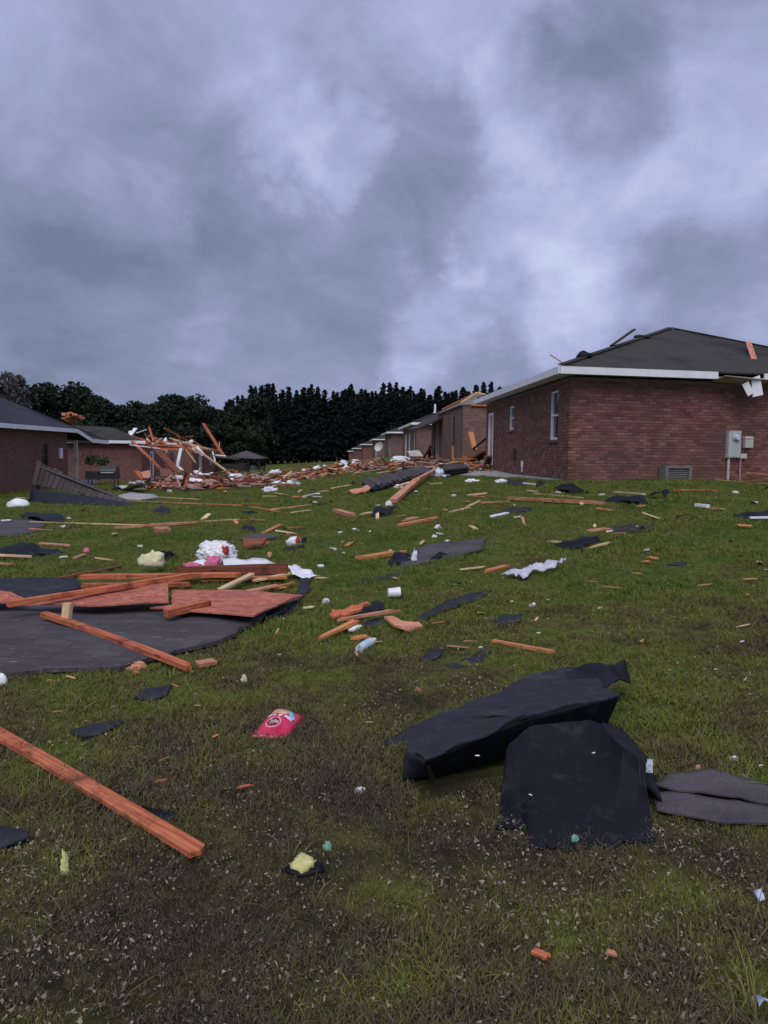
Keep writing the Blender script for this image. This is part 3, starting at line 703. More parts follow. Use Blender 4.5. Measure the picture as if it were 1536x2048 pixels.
lay(pA, d, n, -T - .012, Lw + T - .02, -.10, R1.hw - .02, [(a - T, b - T, c, d_) for a, b, c, d_ in op_l])
def seen(c):
    q = c - EYE; z = q.dot(_F); return abs(768 + FOC * q.dot(_R) / z - 768) < 765
near = sorted([b for b in BRICK if b[0].z > .93 and seen(b[0])], key=lambda b: (b[0] - EYE).length - 1.3 * (1 if abs(b[5].y) > .5 else 0))[:300]
near_id = {id(b) for b in near}
bshared = {}
def brick_mesh(L, h, t):
    key = (round(L, 3), round(h, 3), round(t, 3))
    if key not in bshared:
        x, y, z = L/2, t/2, h/2; c = .004
        v = [(-x, -y+c, -z), (x, -y+c, -z), (x, y, -z), (-x, y, -z), (-x, -y+c, z), (x, -y+c, z), (x, y, z), (-x, y, z), (-x+c, -y, -z+c), (x-c, -y, -z+c), (x-c, -y, z-c), (-x+c, -y, z-c)]
        f = [(8, 9, 10, 11), (0, 1, 9, 8), (1, 5, 10, 9), (5, 4, 11, 10), (4, 0, 8, 11), (1, 2, 6, 5), (3, 0, 4, 7), (4, 5, 6, 7), (3, 2, 1, 0)]
        me = pydata('brick', v, f); me.materials.append(M['brick_piece']); bshared[key] = me
    return bshared[key]
rest = MB()
for b in BRICK:
    c, ang, L_, h_, t_, n_b = b
    dd = Vector((math.cos(ang), math.sin(ang), 0))
    if id(b) in near_id:
        o = link('brick', brick_mesh(L_, h_, .018), None, R1.root)
        face = -1 if (Matrix.Rotation(ang, 3, 'Z') @ Vector((0, -1, 0))).dot(n_b) < 0 else 1
        o.location = c - R1.O; o.rotation_euler = (0, 0, ang if face == 1 else ang + math.pi)
    else: rest.box(c, L_, t_, h_, (dd, n_b, Vector((0, 0, 1))))
o = mb_build(rest, 'brickwork', 'brick_piece', R1.root); o['kind'] = 'stuff'
bm = bmesh.new(); bm.from_mesh(o.data); bmesh.ops.recalc_face_normals(bm, faces=bm.faces); bm.to_mesh(o.data); bm.free()
R1.window(wlf, .8, 1.58, 1.02, 2.28); R1.window(wlf, 5.95, 6.7, 1.42, 2.18)
R1.door(wlf, 9.35, 10.3, .02, 2.12, leaf='drywall')
r1roof, r1v = R1.roof(1.92, .42, skip=(0, 3))
# fascia of the left side whole, of the near side broken off past the middle
def fascia_run(h, p, q, ze, name='fascia', fh=.17, t=.03, mat='white_paint', sag=0):
    mb = MB(); a = h.P(*p, ze + fh/2); b = h.P(*q, ze + fh/2 - sag); mb.beam(a, b, t, fh); return mb_build(mb, name, mat, h.root)
zf = R1.hw + .02
fascia_run(R1, (-.437, -.437), (R1.L + .42, -.437), zf); fascia_run(R1, (-.437, -.405), (-.437, 3.75), zf); fascia_run(R1, (-.437, 5.05), (-.437, R1.W + .42), zf, sag=.04)
# the torn end: bent soffit panel and fascia flap hanging at the break
p = R1.P(-.5, 4.78, zf)
mb = MB(); mb.hexa([p + Vector(q) for q in ((-.06, 0, -.42), (.20, 0, -.36), (.21, .03, -.36), (-.05, .03, -.42))], [p + Vector(q) for q in ((-.10, .02, .04), (.10, .02, .12), (.10, .05, .12), (-.1, .05, .04))]); mb_build(mb, 'torn_fascia', 'white_paint', R1.root)
mb = MB(); mb.beam(p + Vector((-.28, -.03, -.08)), p + Vector((-.12, -.03, -.36)), .03, .17, Vector((.8, 0, .5))); mb_build(mb, 'torn_fascia', 'white_paint', R1.root)
mb = MB(); mb.beam(R1.P(-.36, 3.8, zf + .02), R1.P(-.3, 5.2, zf - .04), .5, .015, Vector((0, .2, 1))); mb_build(mb, 'torn_soffit', 'drywall', R1.root)
# dryer vent and outlet on the left wall
pA, d, n, Lw, _ = wlf
f_ = lambda u, v, dep: pA + d * u + n * dep + Vector((0, 0, v))
mb = MB(); mb.box(f_(5.6, .62, .03), .2, .08, .34, (d, n, Vector((0, 0, 1)))); mb_build(mb, 'wall_vent', 'dark_interior', R1.root)
mb = MB(); mb.box(f_(4.55, .33, .03), .1, .05, .2, (d, n, Vector((0, 0, 1)))); mb.tube(f_(4.55, .25, .03), f_(4.55, .1, .03), .02); mb_build(mb, 'outlet_cover', 'white_paint', R1.root)
# meter box, utility boxes and conduits on the near wall
pA, d, n, Lw, _ = wf
Z = Vector((0, 0, 1))
def wp(px, py):     # point of the near wall seen at a photo pixel
    r = ray(px, py); t = (pA - EYE).dot(n) / r.dot(n); return EYE + r * t
c = (wp(1450, 863) + wp(1476, 914)) / 2
w_, h_ = .36, .68
meter = thing('electric_meter', 'grey electric meter box with round dial on the brick wall of the right house', 'electric meter', c - Z * (h_/2))
mb = MB(); mb.box(c + n * .07, w_, .11, h_, (d, n, Z)); mb_build(mb, 'box', 'grey_metal', meter)
mb = MB(); mb.box(c + n * .131 - Z * .12, w_ - .03, .012, h_ * .58, (d, n, Z)); mb_build(mb, 'cover', 'grey_metal', meter)
q = c + Z * .17 + d * .02
mb = MB(); mb.tube(q + n * .125, q + n * .17, .1, .095, 18); o = mb_build(mb, 'meter_ring', 'grey_metal', meter)
mb = MB(); mb.tube(q + n * .17, q + n * .23, .078, .06, 18); mb_build(mb, 'meter_glass', 'clear_plastic', o)
mb = MB(); mb.tube(c - d * .11 - Z * h_/2 + n * .06, c - d * .11 - Z * 1.25 + n * .06, .035, n=10); mb_build(mb, 'conduit', 'grey_metal', meter)
c2 = wp(1493, 886)
ub = thing('cable_box', 'small pale grey utility box right of the electric meter on the brick wall', 'utility box', c2 - Z * .12)
mb = MB(); mb.box(c2 + n * .06, .23, .1, .24, (d, n, Z)); mb_build(mb, 'box', 'pale_metal', ub)
mb = MB(); mb.hexa([c2 + d*a - d*0 + n*b + Z*.12 for a, b in ((-.125, .0), (.125, .0), (.125, .13), (-.125, .13))], [c2 + d*a + n*b + Z*.16 for a, b in ((-.105, .0), (.105, .0), (.105, .09), (-.105, .09))]); mb_build(mb, 'lid', 'pale_metal', ub)
c3 = wp(1483, 912)
jb = thing('junction_box', 'little junction box with pinkish conduit below the utility box on the brick wall', 'junction box', c3 - Z * .08)
mb = MB(); mb.box(c3 + n * .05, .17, .08, .12, (d, n, Z)); mb_build(mb, 'box', 'pale_metal', jb)
mb = MB(); mb.tube(c3 - d * .06 - Z * .06 + n * .045, c3 - d * .06 - Z * .9 + n * .045, .026, n=8); mb_build(mb, 'conduit', 'rust_pipe', jb)
# louvred box at the wall foot
c4 = wp(1341, 950); gzc = gz((c4 + n*.3).x, (c4 + n*.3).y)
b4 = Vector((c4.x, c4.y, gzc - .05)) + n * .2
ac = thing('vent_box', 'low grey louvred vent box at the foot of the brick wall left of the meter', 'vent', b4)
hh_, ww_ = .42, .72
mb = MB()
for s_ in (-1, 1): mb.box(b4 + d * s_ * (ww_/2 - .035) + Z * hh_/2, .07, .3, hh_, (d, n, Z))
mb.box(b4 + Z * (hh_ - .03), ww_ - .145, .3, .06, (d, n, Z)); mb.box(b4 + Z * .03, ww_ - .145, .3, .06, (d, n, Z)); mb_build(mb, 'casing', 'vent_grey', ac)
mb = MB(); mb.box(b4 + Z * hh_/2 - n * .05, ww_ - .145, .04, hh_ - .125, (d, n, Z)); mb_build(mb, 'backing', 'dark_interior', ac)
for k in range(7):
    mb = MB(); z_ = .085 + k * .043; mb.beam(b4 - d * (ww_/2 - .075) + n * .1 + Z * z_, b4 + d * (ww_/2 - .075) + n * .1 + Z * z_, .05, .012, Vector((0, 0, 1)) + n * .8); mb_build(mb, 'slat', 'vent_grey', ac)
# concrete walk along the left wall
wq = [ground(x_, y_, .0) for x_, y_ in ((872,948),(905,951.5),(950,954),(1010,956.5),(1060,959),(1112,961.5))] + [R1.P(.5, -.03, 0), R1.P(3, -.03, 0), R1.P(6, -.03, 0), R1.P(11, -.03, 0), R1.P(13.5, -.4, 0)]
WALK = [(p.x, p.y) for p in wq]; nw = len(wq)
tp_ = [Vector((p.x, p.y, gz(p.x, p.y) + .05)) for p in wq]; bt_ = [p - Z*.3 for p in tp_]
bm = bmesh.new(); bv = [bm.verts.new(p) for p in bt_ + tp_]
bm.faces.new(bv[nw:]); bm.faces.new(bv[:nw][::-1])
for i in range(nw): bm.faces.new((bv[i], bv[(i+1)%nw], bv[nw+(i+1)%nw], bv[nw+i]))
bmesh.ops.recalc_face_normals(bm, faces=bm.faces); bmesh.ops.triangulate(bm, faces=bm.faces)
me = bpy.data.meshes.new('concrete_walk'); bm.to_mesh(me); bm.free(); walk = link('concrete_walk', me, 'concrete'); walk['kind'] = 'structure'
MASKS.append(WALK)
# things on the roof
def hip(t): return r1v[0].lerp(r1v[4], t)
q = hip(.42); u_ = (r1v[4] - r1v[0]).normalized()
plank_w('board', q + Vector((-.05, .1, .03)), q + Vector((.62, .3, .50)), .14, .04, 'wood_dark', 'dark board sticking up from the left slope of the right brick house roof')
q = hip(.03); plank_w('board', q + Vector((-.05, 0, .02)), q + Vector((-.33, .1, .22)), .06, .03, 'wood_orange', 'short orange splinter standing on the roof corner of the right brick house', ragged=(0, .06))
q = hip(.17)
o = link('torn_shingle', blob_mesh('torn_shingle', .2, .12, .13, .5, 3, 2, 4), 'felt'); o.location = q + Vector((0, 0, -.01)); tag(o, 'curled dark shingle scrap on the left roof edge of the right brick house', 'shingle')
q = hip(.68)
o = link('torn_shingle', blob_mesh('torn_shingle', .25, .15, .07, .4, 3, 2, 9), 'roofing'); o.location = q; tag(o, 'lifted shingle near the peak of the right brick house roof', 'shingle')
plank_w('board', R1.P(1.0, 5.6, R1.hw + .7), R1.P(2.2, 6.1, R1.hw + 1.35), .14, .04, 'wood_pink', 'pinkish board lying on the near roof slope at the right picture edge')

# --- the row beyond it
def row_house(name, label, d0, L, W, z0, hw=2.65, wm='brick_wall', roof=True, rise=1.9, x=None, ops=(), rmat='roofing', **kw):
    x = 4.43 - .05 * (d0 - 18.6) if x is None else x
    h = House(name, label, (x, d0, z0), E1, (1, .05), L, W, hw, wm, sink=1.2)
    h.near = h.wall((0, 0), (0, W), hw); h.side = h.wall((T + .003, 0), (L - T - .003, 0), hw, ops)
    h.wall((L, 0), (L, W), hw); h.wall((T + .003, W), (L - T - .003, W), hw)
    mb = MB(); q = [h.P(a, b, -.3) for a, b in ((.25, .25), (L-.25, .25), (L-.25, W-.25), (.25, W-.25))]; mb.hexa(q, [p + Z*.28 for p in q]); mb_build(mb, 'floor', 'dark_interior', h.root)
    if roof: h.rv = h.roof(rise, mat=rmat, **kw)[1]
    return h
R2 = row_house('brick_house', 'second brick house of the right row with its roof edge torn to bare rafters', 35.6, 13, 9, 1.15, wm='brick_wall_brown', roof=False,
               ops=[(2.4, 3.1, .62, 2.2), (9.0, 10.1, .02, 2.12)])
R2.window(R2.side, 2.4, 3.1, .62, 2.2, mat='wood_grey'); R2.door(R2.side, 9.0, 10.1, .02, 2.12, leaf='sheathing')
rr_ = [R2.P(-.05, -.1, 2.66), R2.P(9.6, -.1, 2.66), R2.P(9.6, .3, 2.88), R2.P(2.4, 1.05, 3.30), R2.P(-.02, 2.7, 2.68), R2.P(2.6, 3.0, 2.7)]
mb = MB(); mb.add([p for p in rr_] + [p - Z*.06 for p in rr_], [(0,3,2,1), (0,4,3), (3,4,5), (6,7,8,9), (6,9,10), (9,11,10), (0,1,7,6), (1,2,8,7), (2,3,9,8), (3,5,11,9), (5,4,10,11), (4,0,6,10)])
rq = mb_build(mb, 'roof', 'sheathing', R2.root); bm = bmesh.new(); bm.from_mesh(rq.data); bmesh.ops.recalc_face_normals(bm, faces=bm.faces); bm.to_mesh(rq.data); bm.free()
for p_, q_, w__ in ((rr_[2], rr_[3], .16), (rr_[3], rr_[4], .13), (rr_[0], rr_[3], .05)):
    mb = MB(); mb.beam(p_ + Z*.05, q_ + Z*.06, w__, .09); mb_build(mb, 'rafter', 'wood_orange' if w__ > .14 else 'wood_pale', R2.root)
for k in range(7):
    mb = MB(); p_ = rr_[2].lerp(rr_[3], k/7) + Z*.1; mb.beam(p_, p_ + R2.e2*(.3 + .12*(k % 3)) + Z*(.06*((k*5) % 3) - .05), .05, .12); mb_build(mb, 'rafter', 'wood_orange', R2.root)
mb = MB(); mb.beam(R2.P(-.05, .35, 2.62), R2.P(-.05, 3.2, 2.60), .1, .1); mb_build(mb, 'rafter', 'wood_orange', R2.root)
mb = MB(); q = [R2.P(7.4, 0, 2.3), R2.P(12.9, 0, 2.5), R2.P(12.9, -1.5, 1.75), R2.P(7.4, -1.5, 1.6)]; mb.hexa(q, [p + Z*.12 for p in q]); mb_build(mb, 'porch_roof', 'wood_dark', R2.root)
q = R2.P(-.12, 2.6, 1.95)
o = link('floodlight', blob_mesh('floodlight', .22, .12, .2, .15, 2, 2, 3), 'white_plastic'); o.location = q; tag(o, 'white torn plastic lamp cover on the near wall of the second right house', 'lamp')

R3 = row_house('brick_house', 'third brick house of the right row with white fascia corner and grey roof', 59, 14, 9, .98, wm='brick_wall_brown', ops=[(1.3, 2.0, .5, 2.1), (5.6, 6.5, .02, 2.1), (9.2, 10.6, .02, 2.1)])
R3.window(R3.side, 1.3, 2.0, .5, 2.1); R3.door(R3.side, 5.6, 6.5, .02, 2.1, leaf='sheathing'); R3.door(R3.side, 9.2, 10.6, .02, 2.1, leaf='drywall')
R4 = row_house('brick_house', 'fourth brick house of the right row with an orange plywood panel in its door', 92, 15, 9, 1.0, wm='brick_wall_brown', ops=[(1.6, 2.5, .02, 2.1), (6, 7, .5, 2.1)], hw=2.75, o=.5)
R4.door(R4.side, 1.6, 2.5, .02, 2.1, leaf='wood_orange'); R4.window(R4.side, 6, 7, .5, 2.1)
R5 = row_house('brick_house', 'fifth brick house of the right row with a satellite dish before it', 124, 14, 9, .75, wm='brick_wall_brown', x=-1.5, ops=[(4, 5, .5, 2.1)]); R5.window(R5.side, 4, 5, .5, 2.1)
R6 = row_house('brick_house', 'small far brick house third from the end of the right row', 150, 13, 9, .15, x=-4.3, ops=[(4, 5, .5, 2.1)]); R6.window(R6.side, 4, 5, .5, 2.1)
R7 = row_house('brick_house', 'small far brick house second from the end of the right row', 174, 12, 9, -.55, x=-6.9)
R8 = row_house('brick_house', 'farthest and lowest brick house at the end of the right row', 194, 11, 9, -1.2, x=-9.0)
def pipe(p, h, r, label):
    o = MB(); o.tube(Vector((0,0,-.3)), Vector((0,0,h)), r, n=10); o.tube(Vector((0,0,0)), Vector((0,0,.06)), r*2.2, r*1.2, n=10)
    q = link('vent_pipe', pydata('vent_pipe', o.v, o.f), 'white_paint'); q.location = p; tag(q, label, 'vent pipe')
pipe(at(870, 826, 66), .75, .09, 'white vent pipe on the roof of the third house in the right row')
# satellite dish
dp = at(752, 912, 118); dp.z = gz(dp.x, dp.y)
dish = thing('satellite_dish', 'pale satellite dish standing before the far houses of the right row', 'satellite dish', dp)
bm = bmesh.new(); bmesh.ops.create_uvsphere(bm, u_segments=20, v_segments=14, radius=1)
bmesh.ops.delete(bm, geom=[v for v in bm.verts if v.co.z > -.55], context='VERTS')
me = bpy.data.meshes.new('reflector'); bm.to_mesh(me); bm.free(); o = link('reflector', me, 'pale_metal', dish); o.location = (0, 0, 1.9); o.rotation_euler = (math.radians(70), 0, math.radians(-40))
sm = o.modifiers.new('thick', 'SOLIDIFY'); sm.thickness = .03
mb = MB(); mb.tube(dp, dp + Z * 1.2, .06); mb_build(mb, 'mast', 'grey_metal', dish)

# --- the row on the left
def lx(d): return -15.05 - .05 * (d - 22)
L1 = House('brick_house', 'left brick house with dark hip roof and white sagging porch fascia', (lx(22), 22, -.2), E1, (-1, -.05), 21.6, 11.5, 2.58, 'brick_wall', sink=1.0)
w1 = L1.wall((0, 0), (16.7, 0), 2.58, [(13.4, 14.2, .9, 2.0)]); L1.window(w1, 13.4, 14.2, .9, 2.0, mat='wood_grey')
L1.wall((16.7, T + .003), (16.7, 2.6), 2.58, name='wall'); w1b = L1.wall((16.703, 2.8), (21.6, 2.8), 2.3, [(1.0, 2.0, .02, 2.05)], name='wall'); L1.door(w1b, 1.0, 2.0, .02, 2.05)
L1.wall((0, T + .003), (0, 11.3), 2.58); L1.wall((21.6, 3.003), (21.6, 11.3), 2.3); L1.wall((.2, 11.5), (21.4, 11.5), 2.3)
mb = MB(); q = [L1.P(a, b, -.3) for a, b in ((16.72, .1), (21.5, .1), (21.5, 2.75), (16.72, 2.75))]; mb.hexa(q, [p + Z*.33 for p in q]); mb_build(mb, 'porch_floor', 'concrete', L1.root)
ze = 2.6; o_ = .42
def lp(a, b, z): return L1.P(a, b, z)
rv = [lp(-o_, -o_, ze + .18), lp(16.9, -o_, ze + .18), lp(19.2, -o_, ze - .28), lp(22.0, -o_, ze - .34), lp(22.0, 11.9, ze), lp(-o_, 11.9, ze + .18), lp(5.9, 5.75, ze + 2.85), lp(16.2, 5.75, ze + 2.85), lp(17.3, 2.9, ze + 1.2), lp(19.2, 2.9, ze + .7)]
rf = [(0, 1, 8, 7, 6), (1, 2, 9, 8), (2, 3, 9), (9, 3, 7, 8), (3, 4, 7), (7, 4, 5, 6), (0, 6, 5)]
base = root_loc(L1.root); n0 = len(rv)
vv = [p - base for p in rv] + [p - base - Z * .05 for p in rv]
rfs = rf + [tuple(i + n0 for i in reversed(f)) for f in rf] + [(a, b, b + n0, a + n0) for a, b in ((0,1),(1,2),(2,3),(3,4),(4,5),(5,0))]
me = pydata('roof', vv, rfs); bm = bmesh.new(); bm.from_mesh(me); bmesh.ops.triangulate(bm, faces=bm.faces); bmesh.ops.recalc_face_normals(bm, faces=bm.faces); bm.to_mesh(me); bm.free()
link('roof', me, 'roofing_blue', L1.root)
for i, j in ((0, 1), (1, 2), (2, 3)):
    mb = MB(); off = L1.e2 * -.02
    mb.beam(rv[i] + off - Z * .11, rv[j] + off - Z * .11, .03, .19, Z); mb_build(mb, 'fascia', 'white_paint', L1.root)
mb = MB(); mb.beam(rv[3] - Z*.1 + L1.e1 * .03, rv[3].lerp(rv[4], .25) - Z*.1 + L1.e1*.03, .03, .19); mb_build(mb, 'fascia', 'white_paint', L1.root)
mb = MB(); q = [lp(-.3, -.3, ze + .05), lp(16.9, -.3, ze + .05), lp(16.9, .3, ze + .05), lp(-.3, .3, ze + .05)]; mb.hexa(q, [p + Z*.02 for p in q]); mb_build(mb, 'soffit', 'white_paint', L1.root)
mb = MB(); mb.beam(lp(17.6, -.1, .0), lp(17.6, -.1, 2.2), .16, .16, L1.e1); mb_build(mb, 'porch_post', 'drywall', L1.root)
mb = MB(); mb.box(lp(15.6, -.06, 1.55), .1, .3, .5); mb_build(mb, 'porch_lamp', 'white_paint', L1.root)
pipe(lp(13.0, 3.7, ze + 1.80), .62, .085, 'white vent pipe on the dark roof of the left brick house')

L2 = House('brick_house', 'second brick house of the left row with only part of its roof left', (lx(52.7), 52.7, -.6), E1, (-1, -.05), 10, 10, 2.55, 'brick_wall', sink=1.0)
n2 = L2.wall((0, 0), (0, 10), 2.55); s2 = L2.wall((T+.003, 0), (9.8, 0), 2.45, [(2.1, 3.0, .02, 2.0), (6.6, 8.2, .4, 2.6)], top2=1.9); L2.door(s2, 2.1, 3.0, .02, 2.0, leaf='wood_brown')
L2.wall((10, 0), (10, 10), 1.9); L2.wall((T+.003, 10), (9.8, 10), 2.4)
L2.wall((4.9, .25), (4.9, 9.7), 2.3, mat='drywall', name='inner_wall', t=.12)
mb = MB(); q = [lp_ for lp_ in (L2.P(-.45, -.3, 2.75), L2.P(-.45, 10.2, 2.75), L2.P(4.2, 10.2, 4.1), L2.P(2.3, 2.6, 3.7))]; mb.hexa([p - Z*.05 for p in q], q); mb_build(mb, 'roof', 'roofing', L2.root)
mb = MB(); mb.beam(L2.P(-.48, -.4, 2.66), L2.P(-.48, 10.2, 2.66), .03, .19); mb_build(mb, 'fascia', 'white_paint', L2.root)
for k in range(7):
    a0 = 1.5 + k * 1.2
    mb = MB(); mb.beam(L2.P(a0, .1, 2.45), L2.P(a0 + .3, 3.6 - .3*k, 3.3 - .15 * (k % 3)), .05, .14); mb_build(mb, 'rafter', 'wood_red', L2.root)

L3 = House('brick_house', 'roofless brick house in the left row with broken walls and open doorway', (lx(70), 70, -.66), E1, (-1, -.05), 16, 9, 2.2, 'brick_wall', sink=1.0)
L3.wall((0, 0), (0, 9), 2.15, [(2.2, 3.4, .02, 2.4)], top2=2.45); s3 = L3.wall((T+.003, 0), (15.8, 0), 2.2, [(3.0, 4.2, .02, 2.4), (9.0, 9.8, .7, 1.8)], top2=2.0)
L3.door(s3, 3.0, 4.2, .02, 2.15, leaf='drywall'); L3.window(s3, 9.0, 9.8, .7, 1.8)
L3.wall((16, 0), (16, 9), 2.1); L3.wall((T+.003, 9), (15.8, 9), 2.4)
L3.wall((6, .25), (6, 8.7), 2.3, mat='drywall', name='inner_wall', t=.12)
for k in range(9):
    a0 = .6 + k * 1.7
    mb = MB(); mb.beam(L3.P(a0, -.2, 2.25), L3.P(a0 + .5, 4.2, 2.35 + .35 * ((k * 7) % 4)), .06, .16); mb_build(mb, 'rafter', ('wood_red', 'wood_brown', 'wood_pale')[k % 3], L3.root)
mb = MB(); mb.beam(L3.P(.2, -.1, 2.3), L3.P(9, -.1, 2.35), .2, .09); mb_build(mb, 'top_plate', 'wood_pale', L3.root)

# dark shed and gazebo at the end of the left row
sp_ = at(452, 945, 84); sp_.z = gz(sp_.x, sp_.y) - .1
sh = thing('shed', 'low dark shed with grey roof beside the gazebo at the end of the left row', 'shed', sp_)
mb = MB(); q = [sp_ + Vector(k) for k in ((-2.6, -1.5, 0), (2.2, -1.5, 0), (2.2, 2, 0), (-2.6, 2, 0))]; mb.hexa(q, [p + Z*1.35 for p in q]); mb_build(mb, 'wall', 'wood_dark', sh)
mb = MB(); q = [sp_ + Vector(k) for k in ((-2.9, -1.8, 2.15), (1.6, -1.8, 1.75), (1.6, 2.3, 1.9), (-2.9, 2.3, 2.3))]; mb.hexa(q, [p + Z*.1 for p in q]); mb_build(mb, 'roof', 'roofing', sh)
for a in (-2.5, -.5, 1.4):
    mb = MB(); mb.beam(sp_ + Vector((a, -1.4, 1.3)), sp_ + Vector((a, -1.4, 2.0)), .12, .12, Vector((0,1,0))); mb_build(mb, 'post', 'wood_dark', sh)
gp = at(493, 946, 88); gp.z = gz(gp.x, gp.y) - .05
ga = thing('gazebo', 'small dark gazebo with pale grey pyramid roof at the edge of the woods', 'gazebo', gp)
hw_ = 1.75
v = [gp + Vector((a*2.05, b*2.05, 1.95)) for a, b in ((-1,-1),(1,-1),(1,1),(-1,1))] + [gp + Vector((0, 0, 2.78))]
vv = [q - gp for q in v] + [q - gp - Z * .1 for q in v[:4]]
me = pydata('roof', vv, [(0,1,4), (1,2,4), (2,3,4), (3,0,4), (0,5,6,1), (1,6,7,2), (2,7,8,3), (3,8,5,0), (5,8,7,6)]); bm = bmesh.new(); bm.from_mesh(me); bmesh.ops.recalc_face_normals(bm, faces=bm.faces); bm.to_mesh(me); bm.free()
link('roof', me, 'shingle', ga)
for a, b in ((-1,-1),(1,-1),(1,1),(-1,1)):
    mb = MB(); mb.beam(gp + Vector((a*hw_, b*hw_, 0)), gp + Vector((a*hw_, b*hw_, 1.9)), .16, .16, Vector((0,1,0))); mb_build(mb, 'post', 'wood_dark', ga)
for s_ in (-1, 1):
    for e_ in (-1, 1):      # curved braces under the eaves
        mb = MB()
        for k in range(4):
            t0, t1 = k/4*math.pi/2, (k+1)/4*math.pi/2
            f2 = lambda t: gp + Vector((s_*hw_ - s_*1.5*(1-math.cos(t)), e_*hw_, 1.0 + .85*math.sin(t)))
            mb.beam(f2(t0), f2(t1), .1, .1, Vector((0,1,0)))
        mb_build(mb, 'brace', 'wood_dark', ga)
mb = MB()
for e_ in (-1, 1): mb.beam(gp + Vector((-hw_, e_*hw_, .75)), gp + Vector((hw_, e_*hw_, .75)), .06, .1); mb.beam(gp + Vector((e_*hw_, -hw_, .75)), gp + Vector((e_*hw_, hw_, .75)), .06, .1)
mb_build(mb, 'railing', 'wood_dark', ga)
for k, xo in enumerate((-.35, .75)):
    cp_ = gp + Vector((xo, -.4, .0))
    c_ = thing('patio_chair', ('white patio chair under the middle of the dark gazebo', 'white patio chair under the right side of the dark gazebo')[k], 'chair', cp_)
    mb = MB(); mb.box(cp_ + Z*.45, .5, .5, .05); mb_build(mb, 'seat', 'white_paint', c_)
    mb = MB(); mb.box(cp_ + Vector((0, .25, .9)), .5, .05, .45); mb_build(mb, 'backrest', 'white_paint', c_)
    for a, b in ((-1,-1),(1,-1),(1,1),(-1,1)):
        mb = MB(); mb.beam(cp_ + Vector((a*.22, b*.22, 0)), cp_ + Vector((a*.22, b*.22, .43)), .05, .05, Vector((0,1,0))); mb_build(mb, 'leg', 'white_paint', c_)

# ------------------------------------------------------------------ trees
def trunk_mesh(H, r, seed, bend=.02):
    rng = random.Random(seed); vs = []; fs = []; n = 7; ns = 7
    for i in range(ns + 1):
        t = i / ns; rr = r * (1 - t) ** .8 + .015
        if i == 0: rr *= 1.35
        ox, oy = math.sin(t * 3 + seed) * bend * H * t, math.cos(t * 2 + seed * 2) * bend * H * t
        for k in range(n): a = 2*math.pi*k/n; vs.append((ox + rr*math.cos(a), oy + rr*math.sin(a), H*t - .3))
    for i in range(ns):
        for k in range(n): fs.append((i*n+k, i*n+(k+1)%n, (i+1)*n+(k+1)%n, (i+1)*n+k))
    me = pydata('trunk', vs, fs, True); me.materials.append(M['bark']); return me
def leaf_quads(centres, size, rng, aspect=1.6, flat=0.0):
    n = len(centres); g = np.random.default_rng(rng.randrange(1 << 30))
    d = g.normal(size=(n, 3)); d[:, 2] *= (1 - flat); d /= np.linalg.norm(d, axis=1)[:, None]
    e = g.normal(size=(n, 3)); e -= (e * d).sum(1)[:, None] * d; e /= np.linalg.norm(e, axis=1)[:, None]
    s = size * g.uniform(.5, 1.3, n)[:, None]
    c = np.asarray(centres)
    v = np.stack([c - d*s*aspect, c + e*s*.7, c + d*s*aspect, c - e*s*.7], 1).reshape(-1, 3)
    f = np.arange(4*n).reshape(-1, 4)
    return v, f
def np_mesh(name, v, f, mat):
    me = bpy.data.meshes.new(name); me.vertices.add(len(v)); me.vertices.foreach_set('co', np.asarray(v, np.float32).ravel())
    me.loops.add(f.size); me.loops.foreach_set('vertex_index', f.ravel().astype(np.int32))
    me.polygons.add(len(f)); me.polygons.foreach_set('loop_start', np.arange(0, f.size, 4, dtype=np.int32)); me.polygons.foreach_set('loop_total', np.full(len(f), 4, np.int32))
    me.update(calc_edges=True); me.validate(); me.materials.append(M[mat]); return me
def pine_crown(H, seed):
    rng = random.Random(seed); pts = []
    z = .06 * H
    while z < H * .985:
        t = z / H
        r = H * (.19 * (1 - t) ** .72 + .002) * (1 if t > .25 else .8)
        lf = rng.uniform(.55, 1.35)
        for k in range(rng.randint(4, 6)):
            a = rng.uniform(0, 2*math.pi); rr = r * lf * rng.uniform(.35, 1.2); droop = rng.uniform(-.25, .25)
            nseg = max(2, int(rr * 4))
            for q in range(nseg):
                u = (q + rng.random()) / nseg
                for _ in range(2): pts.append((math.cos(a)*rr*u + rng.gauss(0, .12), math.sin(a)*rr*u + rng.gauss(0, .12), z + droop*rr*u + .22*rr*u*u + rng.gauss(0, .15)))
        z += H * .0165
    for k in range(7): pts.append((rng.gauss(0, .05), rng.gauss(0, .05), H * rng.uniform(.95, 1.005)))
    v, f = leaf_quads(pts, .25, rng, 1.5)
    return np_mesh('crown', v, f, 'needles')
def broad_crown(H, R, seed, mat='leaves', dens=1.0, size=.22):
    rng = random.Random(seed); g = np.random.default_rng(seed); pts = []
    nl = 30
    for k in range(nl):
        t = rng.random(); zc = H * (.22 + .68 * t); rad = R * (1.05 - .6 * abs(t - .38) / .62)
        a = rng.uniform(0, 2*math.pi); rr = rad * math.sqrt(rng.random()) * .92
        c = np.array([math.cos(a)*rr, math.sin(a)*rr, zc]); lr = R * rng.uniform(.16, .40)
        m = int(330 * dens * (lr / (R * .4)) ** 2) + 40
        d = g.normal(size=(m, 3)); d /= np.linalg.norm(d, axis=1)[:, None]
        pts.append(c + d * lr * (g.uniform(.35, 1.25, m) ** .7)[:, None] * np.array([1.1, 1.1, .8]))
    pts = np.concatenate(pts); pts = pts[pts[:, 2] > .1]
    v, f = leaf_quads(pts, size, rng, 1.3)
    return np_mesh('crown', v, f, mat)
